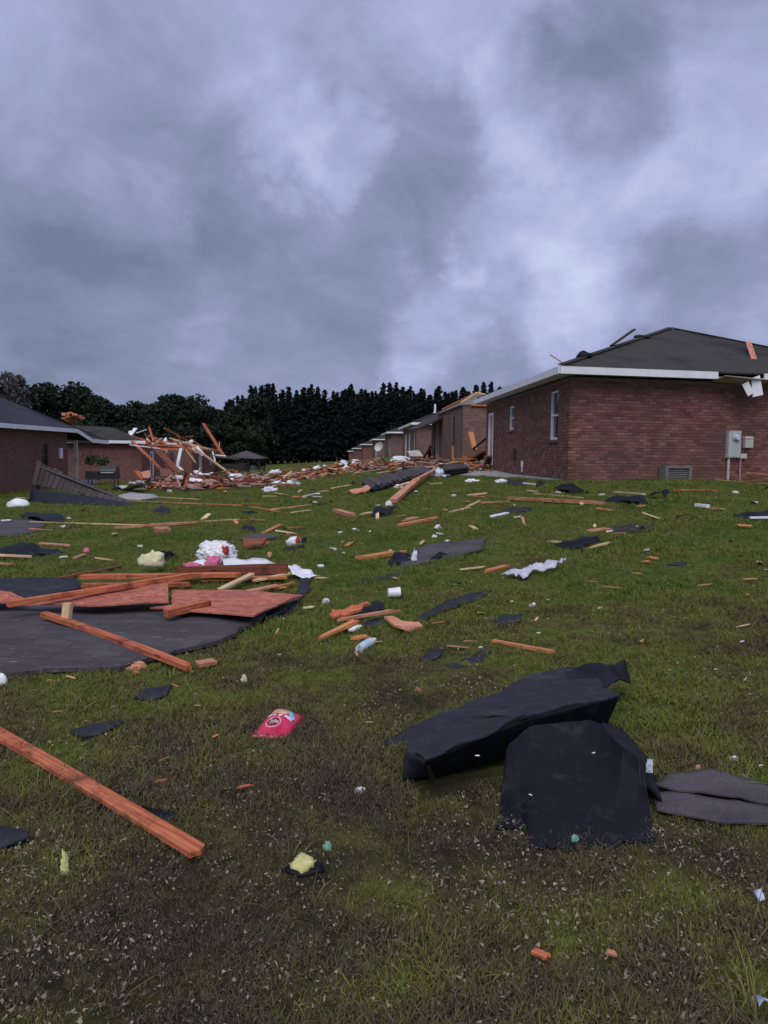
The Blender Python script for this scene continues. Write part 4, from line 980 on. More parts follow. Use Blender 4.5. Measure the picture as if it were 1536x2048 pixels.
def place_tree(name, label, cat, x, y, s, crown, trunk, rz, group, sz=None):
    o = thing(name, label, cat, (x, y, gz(x, y) - .1), group); o.scale = (s, s, sz or s); o.rotation_euler.z = rz
    for nm, me in (('trunk', trunk), ('crown', crown)):
        link(nm, me, None, o)
rng = random.Random(21)
PH = 20.0
pines = [(pine_crown(PH, 40 + k), trunk_mesh(PH * .97, .22, k, .004)) for k in range(6)]
for row, (yd, off) in enumerate(((201, 0), (206, 1.1), (212, .4), (219, 1.6))):
    x = -41.0 + off - row * .8
    while x < 44:
        c, t = pines[rng.randrange(6)]
        yy = yd + rng.uniform(-1.8, 1.8)
        h = rng.uniform(.90, 1.04) * (1.0 if row else .95) * (1 + .04 * math.sin(x * .21 + row) + .03 * math.sin(x * .53))
        if x < -36: h *= .9 + .08 * rng.random()
        place_tree('pine_tree', 'dark slender pine in the dense wood behind the houses', 'pine tree', x, yy, h * rng.uniform(1.0, 1.5), c, t, rng.uniform(0, 6.28), 'pines of the dark wood on the skyline', sz=h)
        x += rng.uniform(1.5, 2.3)
BH = 10.0
broads = [(broad_crown(BH, 3.6, 60 + k), trunk_mesh(BH * .8, .2, k + 9)) for k in range(5)]
tops = [(-70, 750), (-25, 745), (62, 765), (88, 768), (122, 752), (150, 764), (176, 772), (203, 792), (228, 806), (256, 793), (282, 801), (318, 796), (350, 781), (378, 788), (404, 794), (432, 812), (455, 818), (478, 806), (508, 786)]
ORD = 'first second third fourth fifth sixth seventh eighth ninth tenth eleventh twelfth thirteenth fourteenth fifteenth sixteenth seventeenth eighteenth nineteenth'.split()
for k, (px, py) in enumerate(tops):
    D = 132 + rng.uniform(-7, 9) + (30 if k > 15 else 0)
    q = at(px, py, D); b = gz(q.x, q.y)
    c, t = broads[k % 5]; h = (q.z - b) / BH
    place_tree('leafy_tree', ORD[k] + ' big leafy tree from the left in the woods behind the left houses', 'tree', q.x, q.y, max(.8, h * .95), c, t, rng.uniform(0, 6.28), 'leafy trees behind the left houses', sz=h)
for k in range(17):
    px = -40 + k * 33 + rng.uniform(-8, 8); q = at(px, 850 + rng.uniform(-12, 10), 122 + rng.uniform(-4, 4)); b = gz(q.x, q.y)
    c, t = broads[(k * 3 + 1) % 5]; h = (q.z - b) / BH
    place_tree('leafy_tree', 'low bushy dark tree at the foot of the woods behind the left houses', 'tree', q.x, q.y, h * 1.25, c, t, rng.uniform(0, 6.28), 'low trees at the foot of the woods', sz=h)
q = at(28, 733, 110); b = gz(q.x, q.y)
place_tree('pale_tree', 'pale thin-leaved tree rising over the roof of the left brick house', 'tree', q.x, q.y, 1.05, broad_crown(BH, 2.3, 91, 'leaves_pale', .55, .2), trunk_mesh(BH * .8, .16, 33), .4, None, sz=(q.z - b) / BH)

# ------------------------------------------------------------------ near debris: the big roofing sheets in the right foreground
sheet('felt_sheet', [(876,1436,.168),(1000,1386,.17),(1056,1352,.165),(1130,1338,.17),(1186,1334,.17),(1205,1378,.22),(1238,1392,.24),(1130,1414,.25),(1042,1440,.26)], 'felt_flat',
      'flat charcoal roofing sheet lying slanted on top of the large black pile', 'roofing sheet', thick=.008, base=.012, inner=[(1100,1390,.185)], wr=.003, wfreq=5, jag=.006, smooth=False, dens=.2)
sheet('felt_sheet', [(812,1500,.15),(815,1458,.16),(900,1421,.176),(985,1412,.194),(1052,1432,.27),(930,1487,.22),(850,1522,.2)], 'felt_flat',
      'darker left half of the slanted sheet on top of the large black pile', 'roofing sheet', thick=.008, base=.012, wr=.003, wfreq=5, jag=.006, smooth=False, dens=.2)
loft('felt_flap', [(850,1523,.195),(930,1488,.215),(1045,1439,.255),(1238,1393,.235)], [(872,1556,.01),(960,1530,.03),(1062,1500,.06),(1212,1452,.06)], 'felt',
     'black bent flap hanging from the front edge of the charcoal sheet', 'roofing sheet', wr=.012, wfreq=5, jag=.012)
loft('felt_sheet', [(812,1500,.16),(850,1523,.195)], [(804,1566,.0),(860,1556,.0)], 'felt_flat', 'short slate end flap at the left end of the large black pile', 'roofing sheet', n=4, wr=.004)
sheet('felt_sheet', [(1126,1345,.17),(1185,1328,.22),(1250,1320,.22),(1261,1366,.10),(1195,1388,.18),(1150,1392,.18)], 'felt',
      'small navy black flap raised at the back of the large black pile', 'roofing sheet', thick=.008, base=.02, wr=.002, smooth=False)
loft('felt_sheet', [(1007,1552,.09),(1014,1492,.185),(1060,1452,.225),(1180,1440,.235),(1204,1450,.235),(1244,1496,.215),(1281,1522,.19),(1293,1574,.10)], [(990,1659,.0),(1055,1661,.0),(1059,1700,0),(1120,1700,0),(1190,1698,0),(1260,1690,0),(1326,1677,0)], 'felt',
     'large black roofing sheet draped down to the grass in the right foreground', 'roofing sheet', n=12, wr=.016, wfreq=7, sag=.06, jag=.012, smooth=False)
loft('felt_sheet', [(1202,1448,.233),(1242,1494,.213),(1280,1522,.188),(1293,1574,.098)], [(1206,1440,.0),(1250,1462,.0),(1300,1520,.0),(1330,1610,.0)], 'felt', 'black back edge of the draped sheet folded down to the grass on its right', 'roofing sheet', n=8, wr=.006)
for px, py, h in ((1061,1590,.08), (1188,1506,.22), (955,1512,.17)):
    q = ground(px, py, h + .03); o = link('paper_flake', blob_mesh('paper_flake', .010, .0035, .003, .9, 2, 2, px), 'paper'); o.location = q; o.rotation_euler.z = px; tag(o, 'tiny white flake stuck on the large black roofing pile', 'scrap', 'white flakes on the black pile')
sheet('felt_sheet', [(1306,1570),(1338,1549,.01),(1420,1540,.02),(1500,1560,.01),(1565,1588),(1565,1612),(1440,1592,.015),(1340,1580)], 'shingle', 'flat grey brown shingle strip right of the large black pile', 'roofing sheet', thick=.008, base=.03, wr=.004, jag=.006)
sheet('felt_sheet', [(1302,1590),(1345,1585),(1440,1597),(1565,1620),(1565,1652),(1434,1647),(1314,1621)], 'shingle', 'lower grey brown shingle strip overlapping its twin right of the large black pile', 'roofing sheet', thick=.008, base=.02, wr=.004, jag=.006)
sheet('felt_sheet', [(768,1482),(812,1462),(822,1480),(815,1492),(775,1492)], 'felt_flat', 'narrow slate strip poking out at the left end of the large black pile', 'roofing sheet', thick=.006, wr=.002)
blob('plastic_scrap', 1296, 1600, 14, 26, 'clear_plastic', 'shiny plastic scrap caught on the right shoulder of the draped black sheet', 'plastic scrap', lift=.13, rough=.4)
blob('plastic_scrap', 1150, 1690, 16, 20, 'insulation_green', 'greenish plastic scrap on the lower edge of the draped black sheet', 'plastic scrap', lift=.0, rough=.5)
plank((925,1530), (992,1505), .015, .008, 'grey_metal', 'thin bright metal strip under the black bent flap', h=(.03,.06), name='metal_strip', cat='metal strip')
plank((1412,1552), (1445,1566), .045, .008, 'insulation_cream', 'cream splinter lying on the grey brown shingle piece', h=(.035,.03), name='splinter', cat='splinter', ragged=(.03,.03))
blob('pink_scrap', 1396, 1541, 12, 12, 'wood_pink', 'tiny pink scrap above the grey brown shingle piece', 'scrap')

# the long red board
plank((-75, 1430), (402, 1712), .09, .026, 'wood_red', 'long pinkish red board slanting across the near left grass', ragged=(0, .03), bow=.006)

# frozen food bag, a pillow with printed front
c4_ = [ground(*q, .012) for q in ((502,1474), (578,1479), (607,1433), (553,1417))]
org = sum(c4_, Vector()) / 4
def pil(u, v, off=0.0):
    b = (c4_[0]*(1-u) + c4_[1]*u)*(1-v) + (c4_[3]*(1-u) + c4_[2]*u)*v
    e = max(0, math.sin(math.pi*u)) ** .5 * max(0, math.sin(math.pi*min(1, max(0, (v*1.06-.03))))) ** .5
    w = mnoise.noise(Vector((u*5, v*5, 2))) * .010 * e + mnoise.noise(Vector((u*12, v*9, 7))) * .004
    return b + Vector((0, 0, .052*e + w + off)) - org
bag = []
nu, nv = 26, 24
vs = [pil(i/nu, j/nv) for j in range(nv+1) for i in range(nu+1)]
m0 = len(vs); vs += [Vector((p.x, p.y, -.006)) for p in vs]
fs = [(j*(nu+1)+i, j*(nu+1)+i+1, (j+1)*(nu+1)+i+1, (j+1)*(nu+1)+i) for j in range(nv) for i in range(nu)]
fs += [tuple(k + m0 for k in reversed(f)) for f in fs]
rim = [i for i in range(nu+1)] + [j*(nu+1)+nu for j in range(1, nv+1)] + [nv*(nu+1)+i for i in range(nu-1, -1, -1)] + [j*(nu+1) for j in range(nv-1, 0, -1)]
fs += [(rim[(k+1) % len(rim)], rim[k], rim[k]+m0, rim[(k+1) % len(rim)]+m0) for k in range(len(rim))]
bg = thing('food_bag', 'shiny red frozen chicken bag with white oval emblem and blue corner', 'food bag', org)
link('bag_body', pydata('bag_body', vs, fs, True), 'bag_red', bg)
def decal(name, poly, mat, off=.003, n=1):
    """a flat print laid over the pillow: outline in bag coordinates, filled by a fine grid"""
    P2 = resample([Vector((a, b, 0)) for a, b in poly], .04, 0, random)
    g = [Vector((a, b)) for a in np.arange(.02, 1, .05) for b in np.arange(.02, 1, .05) if inside(a, b, [(p.x, p.y) for p in P2])]
    vv, _, ff, *_r = delaunay_2d_cdt([Vector((p.x, p.y)) for p in P2] + g, [(i, (i+1) % len(P2)) for i in range(len(P2))], [], 1, 1e-5)
    return link(name, pydata(name, [pil(q.x, q.y, off) for q in vv], [tuple(f) for f in ff], True), mat, bg)
def oval(cx, cy, rx, ry, n=28): return [(cx + rx*math.cos(2*math.pi*k/n), cy + ry*math.sin(2*math.pi*k/n)) for k in range(n)]
decal('food_picture', [(.10,.66),(.30,.60),(.55,.58),(.72,.62),(.70,.80),(.55,.88),(.3,.9),(.12,.86)], 'print_chicken', .0025)
decal('blue_stripe', [(.04,.97),(.22,.975),(.48,.96),(.66,.90),(.90,.60),(.86,.50),(.78,.50),(.72,.62),(.60,.80),(.40,.89),(.16,.90)], 'print_blue', .003)
decal('emblem_ring', oval(.42,.30,.21,.155), 'print_salmon', .0025); decal('emblem_field', oval(.42,.30,.175,.12), 'print_dark', .0035)
decal('seal', [(.0,.0),(1,.0),(1,.035),(0,.035)], 'print_salmon', .0025)
def lettering(name, text, cx, cy, w, h, mat, off=.0045, arc=0.0):
    cu = bpy.data.curves.new(name, 'FONT'); cu.body = text; cu.align_x = 'CENTER'; cu.align_y = 'CENTER'; cu.size = 1; cu.resolution_u = 2; cu.offset = .015
    to = bpy.data.objects.new(name, cu); COL.objects.link(to); bpy.context.view_layer.update()
    me = bpy.data.meshes.new_from_object(to.evaluated_get(bpy.context.evaluated_depsgraph_get()))
    bpy.data.objects.remove(to)
    xs = [v.co.x for v in me.vertices]; ys = [v.co.y for v in me.vertices]
    X0, X1, Y0, Y1 = min(xs), max(xs), min(ys), max(ys)
    for v in me.vertices:
        a = (v.co.x - X0)/(X1-X0) - .5; b = (v.co.y - Y0)/(Y1-Y0) - .5
        v.co = pil(cx + a*w, cy + b*h - arc*a*a, off)
    me.materials.clear(); return link(name, me, mat, bg)
lettering('emblem_lettering', 'Tyson', .42, .30, .29, .15, 'print_white')
# the line of lettering above the emblem is too blurred to read: three word-like rows of white strokes
for cx_, wd, k_ in ((.24, .22, 5), (.50, .13, 3), (.74, .24, 6)):
    vs2 = []; fs2 = []
    for q in range(k_):
        a0 = cx_ - wd/2 + wd*q/k_; a1 = a0 + wd/k_*.82; sl = (a0 - .45)**2 * -.35
        o0 = len(vs2); vs2 += [pil(a0, .485+sl, .0035), pil(a1, .485+sl, .0035), pil(a1, .485+sl+.085, .0035), pil(a0, .485+sl+.085, .0035)]; fs2.append((o0, o0+1, o0+2, o0+3))
    link('lettering', pydata('lettering', vs2, fs2), 'print_white', bg)

# ------------------------------------------------------------------ the roof section lying in the left middle ground
sheet('shingle_sheet', [(-160,1235),(-40,1212),(160,1213),(330,1214),(420,1222),(545,1222),(520,1245),(440,1288),(395,1298),(350,1308),(335,1318),(270,1332),(240,1341),(120,1346),(0,1352),(-160,1362)], 'shingle_rows',
      'large grey shingled roof section lying flat on the left grass', 'roof section', thick=.03, base=.02, inner=[(100,1280,.05),(250,1270,.04),(400,1250,.03)], wr=.012, wfreq=2.5, jag=.035, step=.11, dens=.14)
sheet('felt_sheet', [(-120,1160),(20,1157),(120,1156),(152,1158),(168,1176),(110,1190),(60,1200,.02),(25,1186,.03),(-120,1190,.03)], 'felt_flat', 'blue black roofing felt behind the red boards at the left picture edge', 'roofing sheet', thick=.006, base=.03, wr=.012)
sheet('strand_board', [(-90,1190,.10),(0,1183,.10),(20,1186,.12),(60,1202,.09),(110,1200,.09),(200,1184,.12),(336,1170,.16),(337,1206,.10),(180,1214,.09),(60,1212,.06),(-90,1212,.06)], 'strand_board',
      'red strand board panel under the diagonal red beam on the left roof section', 'board panel', thick=.014, base=.05, wr=.002, mask=True, smooth=False)
sheet('strand_board', [(344,1182,.06),(470,1182,.05),(606,1192,.03),(560,1210,.04),(508,1234,.05),(420,1227,.05),(300,1218,.06),(345,1212,.06)], 'strand_board',
      'big red strand board panel with torn right edge on the grey roof section', 'board panel', thick=.014, base=.07, wr=.002, jag=.012, mask=True, smooth=False)
sheet('felt_sheet', [(505,1242),(560,1214),(606,1196),(622,1178),(616,1152),(600,1152),(596,1180),(570,1222),(540,1236)], 'felt_flat', 'torn slate strip of shingles along the right edge of the big red panel', 'roofing sheet', thick=.008, base=.03, wr=.008, jag=.02)
sheet('felt_sheet', [(545,1238),(585,1206),(604,1206),(590,1222),(565,1240)], 'felt', 'small dark shingle tip right below the big red panel', 'shingle', thick=.008, base=.02, jag=.015)
plank((160,1157), (480,1153), .15, .05, 'wood_red', 'thick red beam behind the diagonal one on the left roof section', h=(.10,.10), ragged=(.03,.1))
plank((165,1174), (384,1172), .12, .045, 'wood_red', 'short red board just below the thick red beam', h=(.08,.06), ragged=(.03,.05))
plank((15,1214), (382,1156), .09, .06, 'wood_red', 'diagonal dark red beam lying over the strand board panels', h=(.17,.22))
plank_w('board', ground(345,1156,.07), ground(577,1148,.07), .05, .15, 'wood_brown', 'long brown board standing on its edge behind the left roof section', ragged=(.1,.02))
plank((395,1162), (576,1156), .16, .03, 'wood_orange', 'orange brown board lying flat in front of the brown edge-on board', h=(.05,.05), ragged=(.12,.06))
plank((440,1182), (505,1150), .085, .03, 'wood_pale', 'pale orange board slanting above the big red panel', h=(.06,.11), ragged=(.02,.02))
plank((505,1164), (592,1146), .07, .025, 'wood_pale', 'pale board between the white plastic and the felt at the right end of the heap', h=(.05,.06), ragged=(.05,.03))
plank((482,1187), (558,1172), .12, .02, 'wood_pink', 'short pink board touching the back edge of the big red panel', h=(.05,.05), ragged=(.05,.01))
plank((555,1175), (590,1166), .04, .02, 'wood_orange', 'thin orange stick right of the short pink board', h=(.05,.05))
plank((330,1234), (418,1214), .095, .075, 'wood_red', 'short red timber block lying across the big red panel edge', h=(.11,.12))
plank((88,1232), (384,1342), .08, .045, 'wood_red', 'long red board slanting down over the grey roof section', h=(.11,.02), ragged=(0,.09), bow=.01)
b0 = ground(135,1243,.10)
plank_w('board', b0, b0 + Vector((.015,.03,.17)), .10, .045, 'wood_pale', 'pale end of a cut board standing upright between the two slanting beams', ragged=(0,.02))
plank((392,1332), (432,1326), .12, .03, 'wood_pink', 'short pink wood block on the grass beyond the end of the long red board', h=(.03,.03))
plank((112,1160), (256,1132), .05, .03, 'wood_brown', 'thin brown stick behind the blue black felt', h=(.02,.02), ragged=(.03,.2))
blob('insulation_scrap', 270, 1338, 44, 14, 'wood_pink', 'crumbled pinkish insulation at the near edge of the grey roof section', 'insulation', rough=.6)
blob('plastic_bag', 305, 1146, 48, 27, 'insulation_cream', 'crumpled cream and yellow bag on the boards of the left heap', 'bag', rough=.35, lift=.10)
wbg = blob('plastic_bag', 433, 1118, 78, 36, 'white_plastic', 'big white plastic bag with red clothing in its mouth behind the left heap', 'bag', rough=.24, freq=3.4, sub=5)
k_ = link('bag_contents', blob_mesh('bag_contents', .045, .04, .085, .7, 3, 3, 5), 'cloth_red', wbg); k_.location = (.15, -.125, .09)
blob('toy', 385, 1136, 34, 12, 'cloth_pink', 'crumpled pink doll clothes in front of the white bag', 'clothing', rough=.5)
blob('toy', 425, 1136, 30, 26, 'cloth_pink', 'bright pink stuffed toy between the white bag and the brown board', 'toy', rough=.45, freq=2)
blob('cloth', 402, 1134, 40, 14, 'white_plastic', 'white and grey shoe shaped cloth beside the pink toy', 'cloth', rough=.5)
sheet('plastic_sheet', [(440,1122,.05),(480,1117,.14),(530,1120,.14),(560,1128,.10),(575,1138,.06),(520,1140,.08),(450,1139,.06)], 'white_plastic', 'crumpled translucent white plastic sheet behind the brown edge-on board', 'plastic sheet', thick=.004, base=.04, wr=.035, wfreq=7, mask=False)
sheet('plastic_sheet', [(574,1134,.10),(590,1128,.10),(612,1140,.05),(640,1154,0),(618,1156,.02),(590,1152,.05)], 'white_plastic', 'white torn plastic strip trailing off the right end of the left heap', 'plastic sheet', thick=.004, base=.02, wr=.04, wfreq=10, mask=False)
plank((612,1156), (655,1158), .05, .02, 'wood_pale', 'pale splinter at the end of the trailing white plastic strip', ragged=(.03,.05), name='splinter', cat='splinter')
blob('felt_scrap', 330, 1120, 40, 16, 'felt', 'crumpled black scrap behind the cream bag', 'roofing scrap', rough=.7)
blob('paper_cup', 4, 1372, 22, 26, 'white_plastic', 'white paper cup at the left picture edge below the grey roof section', 'cup', rough=.1)
plank((92,1362), (112,1366), .03, .015, 'wood_orange', 'tiny orange chip under the near edge of the grey roof section', ragged=(.02,.02), name='splinter', cat='splinter')

# ------------------------------------------------------------------ the splintered cluster in the middle
sheet('wood_splinter', [(658,1232,.03),(664,1222,.05),(690,1222,.06),(705,1213,.09),(735,1208,.10),(742,1212,.08),(715,1226,.05),(690,1236,.03),(668,1238)], 'wood_red', 'torn splintered red board in the middle wood cluster', 'board', thick=.02, base=.03, wr=.012, jag=.012, smooth=False)
sheet('felt_strip', [(690,1236,.02),(730,1214,.11),(752,1202,.17),(768,1206,.16),(766,1220,.10),(735,1232,.03),(706,1240)], 'felt', 'black felt strip curling up behind the red splinter of the middle cluster', 'roofing sheet', thick=.006, base=.03, wr=.012)
plank((670,1244), (800,1222), .06, .03, 'wood_pink', 'thin pinkish splinter crossing the middle wood cluster', h=(.05,.09), ragged=(.08,.16), taper=(.6,1))
plank((622,1288), (714,1244), .085, .03, 'wood_orange', 'orange splinter board pointing down left from the middle cluster', h=(.01,.06), ragged=(.15,.03), taper=(.5,1))
sheet('wood_splinter', [(768,1238,.05),(785,1236,.05),(808,1247,.03),(838,1248,.02),(846,1257),(818,1264),(800,1258,.03)], 'wood_pink', 'dull pink bent board on the right side of the middle cluster', 'board', thick=.02, base=.02, wr=.004, smooth=False)
sheet('felt_sheet', [(725,1246),(765,1234,.02),(774,1244),(748,1256),(728,1256)], 'felt_flat', 'grey felt piece under the middle wood cluster', 'roofing sheet', base=.015)
plank((701,1263), (721,1253), .055, .02, 'paper', 'white printed label strip lying just below the middle wood cluster', h=(.03,.03), name='label_strip', cat='label')
plank((696,1280), (735,1274), .09, .02, 'wood_orange', 'small orange splinter touching the clear plastic bottle', ragged=(.08,.02), name='splinter', cat='splinter')
pb = ground(718,1298,.035); pe = ground(746,1281,.035); dd = (pe - pb).normalized()
bt = thing('plastic_bottle', 'crushed clear plastic bottle lying below the middle wood cluster', 'bottle', pb)
mb = MB()
for t0, t1, r0, r1 in ((0,.12,.032,.036),(.12,.16,.036,.030),(.16,.2,.030,.036),(.2,.3,.036,.034),(.3,.36,.034,.013)): mb.tube(pb+dd*t0*.72, pb+dd*t1*.72, r0, r1, 14)
mb_build(mb, 'body', 'clear_plastic', bt)
mb = MB(); mb.tube(pb+dd*.26, pb+dd*.285, .016, n=12); mb_build(mb, 'cap', 'white_plastic', bt)
mb = MB(); mb.tube(pb+dd*.09, pb+dd*.112, .0375, n=14); mb_build(mb, 'band', 'print_blue', bt)
cp_ = ground(788,1197); mb = MB(); mb.tube(Vector((-.06,0,.055)), Vector((.06,.02,.06)), .045, .055, 18)
q = link('foam_cup', pydata('foam_cup', mb.v, mb.f, False), 'white_plastic'); q.location = cp_; tag(q, 'white foam cup on its side above the middle wood cluster', 'cup')
plank((982,1284), (1112,1309), .05, .03, 'wood_orange', 'bright orange splinter behind the black pile on the right', ragged=(.1,.05), taper=(.5,1))

# ------------------------------------------------------------------ middle distance
B = 'board'
def P(a, b, w, mat, label, t=.03, **kw): return plank(a, b, w, t, mat, label, **kw)
sheet('shingle_sheet', [(823,1104),(850,1092),(888,1086),(973,1077),(962,1102),(908,1114),(862,1124),(830,1131),(800,1136),(808,1118)], 'shingle', 'grey shingle sheet with curled black felt in the middle of the lawn', 'roofing sheet', thick=.012, base=.02, wr=.015, jag=.02)
sheet('felt_curl', [(776,1122,.05),(792,1104,.22),(818,1106,.16),(824,1116,.04),(812,1133),(780,1134)], 'felt', 'black felt curl at the left end of the grey shingle sheet', 'roofing sheet', base=.01, wr=.03, wfreq=4)
sheet('felt_curl', [(856,1123),(866,1112,.12),(880,1103,.2),(890,1107,.14),(896,1114,.02),(872,1122,.03)], 'felt', 'black felt arch rising from the middle of the grey shingle sheet', 'roofing sheet', base=.02, wr=.02)
blob('plastic_scrap', 829, 1126, 10, 20, 'white_plastic', 'silvery scrap on the grey shingle sheet', 'scrap', rough=.6, lift=.03)
P((712,1121), (792,1108), .16, 'wood_orange', 'splintered orange board left of the grey shingle sheet', ragged=(.15,.05), t=.05)
P((786,1108), (817,1104), .09, 'wood_orange', 'short orange stick behind the black felt curl', ragged=(.02,.06))
sheet('felt_sheet', [(706,1164),(770,1150),(806,1142),(800,1154),(760,1164),(715,1169)], 'felt_flat', 'thin slate sheet half hidden in grass below the grey shingle sheet', 'roofing sheet', base=.012, wr=.008, jag=.03, mask=False)
sheet('felt_sheet', [(826,1242),(856,1224),(888,1204),(940,1188),(985,1180),(962,1200),(927,1208),(888,1222),(856,1238)], 'felt_flat', 'long slate felt strip lying flat right of the middle wood cluster', 'roofing sheet', base=.015, wr=.008, jag=.02)
sheet('felt_sheet', [(976,1242),(1010,1230),(1052,1228),(1040,1244),(1000,1250)], 'felt_flat', 'small flat felt patch near the right end of the long slate strip', 'roofing sheet', base=.012, wr=.006, jag=.02)
sheet('felt_sheet', [(838,1318),(862,1302),(893,1298),(884,1312),(850,1326)], 'felt_flat', 'flat slate scrap left of its twin below the middle cluster', 'roofing sheet', base=.01, wr=.005, jag=.02)
sheet('felt_sheet', [(890,1332),(920,1322),(960,1304),(984,1302),(962,1324),(915,1338)], 'felt_flat', 'flat slate scrap below the orange splinter behind the black pile', 'roofing sheet', base=.01, wr=.005, jag=.02)
P((963,1147), (1020,1132), .09, 'wood_orange', 'tan orange splinter left of the lavender cloth', ragged=(.12,.1))
sheet('cloth', [(1002,1147,.02),(1030,1140,.06),(1048,1138,.06),(1067,1128,.08),(1100,1124,.10),(1131,1118,.06),(1135,1123,.02),(1110,1134,.06),(1087,1141,.03),(1067,1138,.05),(1056,1154,.02),(1046,1156,.02),(1010,1152)], 'cloth_lavender', 'crumpled pale lavender cloth lying on the right lawn', 'cloth', thick=.008, base=.02, wr=.06, wfreq=13, step=.035)
sheet('felt_sheet', [(1100,1088,.10),(1135,1082,.16),(1172,1073,.26),(1196,1072,.30),(1200,1082,.18),(1222,1084,.14),(1218,1092,.02),(1165,1102),(1130,1098)], 'felt', 'navy black felt heap on the right lawn under the brick house', 'roofing sheet', base=.02, wr=.03, wfreq=4)
sheet('felt_sheet', [(1346,1040),(1362,1031,.14),(1378,1028,.2),(1392,1033,.12),(1403,1041)], 'felt', 'black arched felt flap alone on the far right lawn', 'roofing sheet', base=.02, wr=.02, inner=[(1375,1036,.16)])
sheet('felt_sheet', [(1206,1001,.05),(1232,990,.1),(1285,991,.24),(1298,1008,.03),(1262,1004,.1),(1225,1004)], 'felt', 'dark felt under the pale stick on the upper right lawn', 'roofing sheet', base=.02, wr=.03)
P((1228,985), (1288,990), .08, 'wood_pale', 'pale stick lying on dark felt on the upper right lawn', h=(.16,.30))
sheet('felt_sheet', [(1290,994,.02),(1312,984,.2),(1332,978,.42),(1336,986,.25),(1352,986,.2),(1360,995),(1330,998,.05)], 'felt', 'peaked black felt right of the pale stick on the upper right lawn', 'roofing sheet', base=.02, wr=.03)
P((1345,981), (1440,983), .38, 'wood_red', 'flat red board near the wall of the right brick house', t=.03, ragged=(.2,.3), taper=(.6,1))
P((1170,1064), (1220,1059), .2, 'wood_pink', 'pink board scrap right of the navy felt heap', ragged=(.25,.12))
blob('insulation_scrap', 1189, 1061, 7, 7, 'insulation_cream', 'cream foam bit on the pink board scrap', 'insulation', lift=.05)
P((1390,1013), (1420,1016), .09, 'white_paint', 'white trim piece on the far right lawn', t=.06, ragged=(.05,.05))
P((1418,1018), (1452,1020), .1, 'wood_pink', 'tan board touching the white trim piece on the far right lawn', ragged=(.1,.1))
sheet('felt_sheet', [(1466,1030,.05),(1500,1024,.14),(1545,1020,.16),(1560,1034,.03),(1505,1036,.02),(1470,1036)], 'felt', 'dark felt at the right picture edge of the lawn', 'roofing sheet', base=.02, wr=.03)
P((1499,1037), (1560,1036), .06, 'white_paint', 'white strip along the felt at the right picture edge', h=(.05,.05))
P((1432,961), (1560,971), .1, 'wood_pale', 'pale board at the foot of the brick wall under the meter', t=.03)
P((1498,948), (1560,955), .14, 'wood_orange', 'broken orange timber leaning at the wall by the right picture edge', h=(.32,.2), ragged=(.15,0), t=.05)
P((1502,966), (1560,960), .3, 'wood_brown', 'brown board under the broken orange timber at the right edge', h=(.02,.05), t=.06)
sheet('felt_sheet', [(1524,980,.05),(1536,974,.2),(1570,974,.2),(1570,984)], 'felt', 'black felt clump at the right edge near the house wall', 'roofing sheet', base=.02, wr=.03)
P((1016,999), (1214,1010), .11, 'wood_pink', 'long pinkish board lying across the lawn before the right brick house', t=.07, h=(.03,.02), ragged=(0,.25))
P((1064,988), (1174,998), .08, 'wood_pale', 'thin tan board just behind the long pinkish one', ragged=(.05,.2))
sheet('felt_sheet', [(1104,978,.03),(1122,968,.2),(1134,972,.05),(1146,968,.18),(1174,980,.2),(1178,988),(1140,988)], 'felt', 'dark curled felt behind the long pinkish board', 'roofing sheet', base=.02, wr=.04)
sheet('felt_sheet', [(1010,960),(1050,962),(1056,972),(1018,970)], 'felt_flat', 'flat slate felt beside the concrete walk', 'roofing sheet', base=.02, wr=.01)
blob('felt_scrap', 1080, 973, 15, 11, 'felt', 'black crumpled scrap beside the concrete walk', 'roofing scrap', rough=.6)
P((1046,967), (1072,970), .1, 'white_paint', 'white strip on the slate felt beside the concrete walk', h=(.04,.03), ragged=(.1,.1))
blob('plastic_scrap', 1002, 965, 26, 7, 'white_plastic', 'white plastic tray left of the slate felt by the walk', 'plastic scrap', rough=.3)
blob('plastic_scrap', 943, 965, 28, 7, 'white_plastic', 'crumpled white plastic at the end of the concrete walk', 'plastic scrap', rough=.5)
P((980,1035), (1015,1027), .1, 'white_paint', 'ragged white trim strip on the lawn before the brick house', ragged=(.08,.02))
sheet('felt_sheet', [(990,1028),(1020,1016),(1062,1014),(1060,1022),(1020,1026)], 'felt_flat', 'dim felt patch behind the ragged white trim strip', 'roofing sheet', base=.012, wr=.01, jag=.03)
sheet('felt_sheet', [(1330,1130),(1350,1125),(1374,1125),(1366,1132)], 'felt_flat', 'small grey felt patch low on the right lawn', 'roofing sheet', base=.012)
sheet('felt_sheet', [(1212,1056),(1260,1050),(1312,1052),(1300,1062),(1230,1068)], 'felt_flat', 'dim grey felt patch right of the pink board scrap', 'roofing sheet', base=.01, jag=.04, mask=False)
P((859,969), (886,967), .08, 'wood_pale', 'short tan stick near the blue cloth'); P((727,948), (740,948), .1, 'wood_pale', 'tiny pale stick below the white roll'); P((754,947), (780,943), .12, 'wood_pale', 'pale stick on the slope above the fallen grey fence')
P((787,1055), (874,1038), .10, 'wood_orange', 'tan orange board pointing right in the middle of the lawn', t=.05, ragged=(.2,0))
P((795,1044), (838,1036), .22, 'wood_pink', 'pink board behind the tan orange one in the middle lawn', ragged=(.3,.1))
P((900,1026), (942,1016), .09, 'wood_pale', 'thin tan stick on the upper middle lawn', ragged=(.1,.1))
P((845,1021), (868,1019), .16, 'wood_pink', 'small tan plate on the upper middle lawn', ragged=(.1,.1))
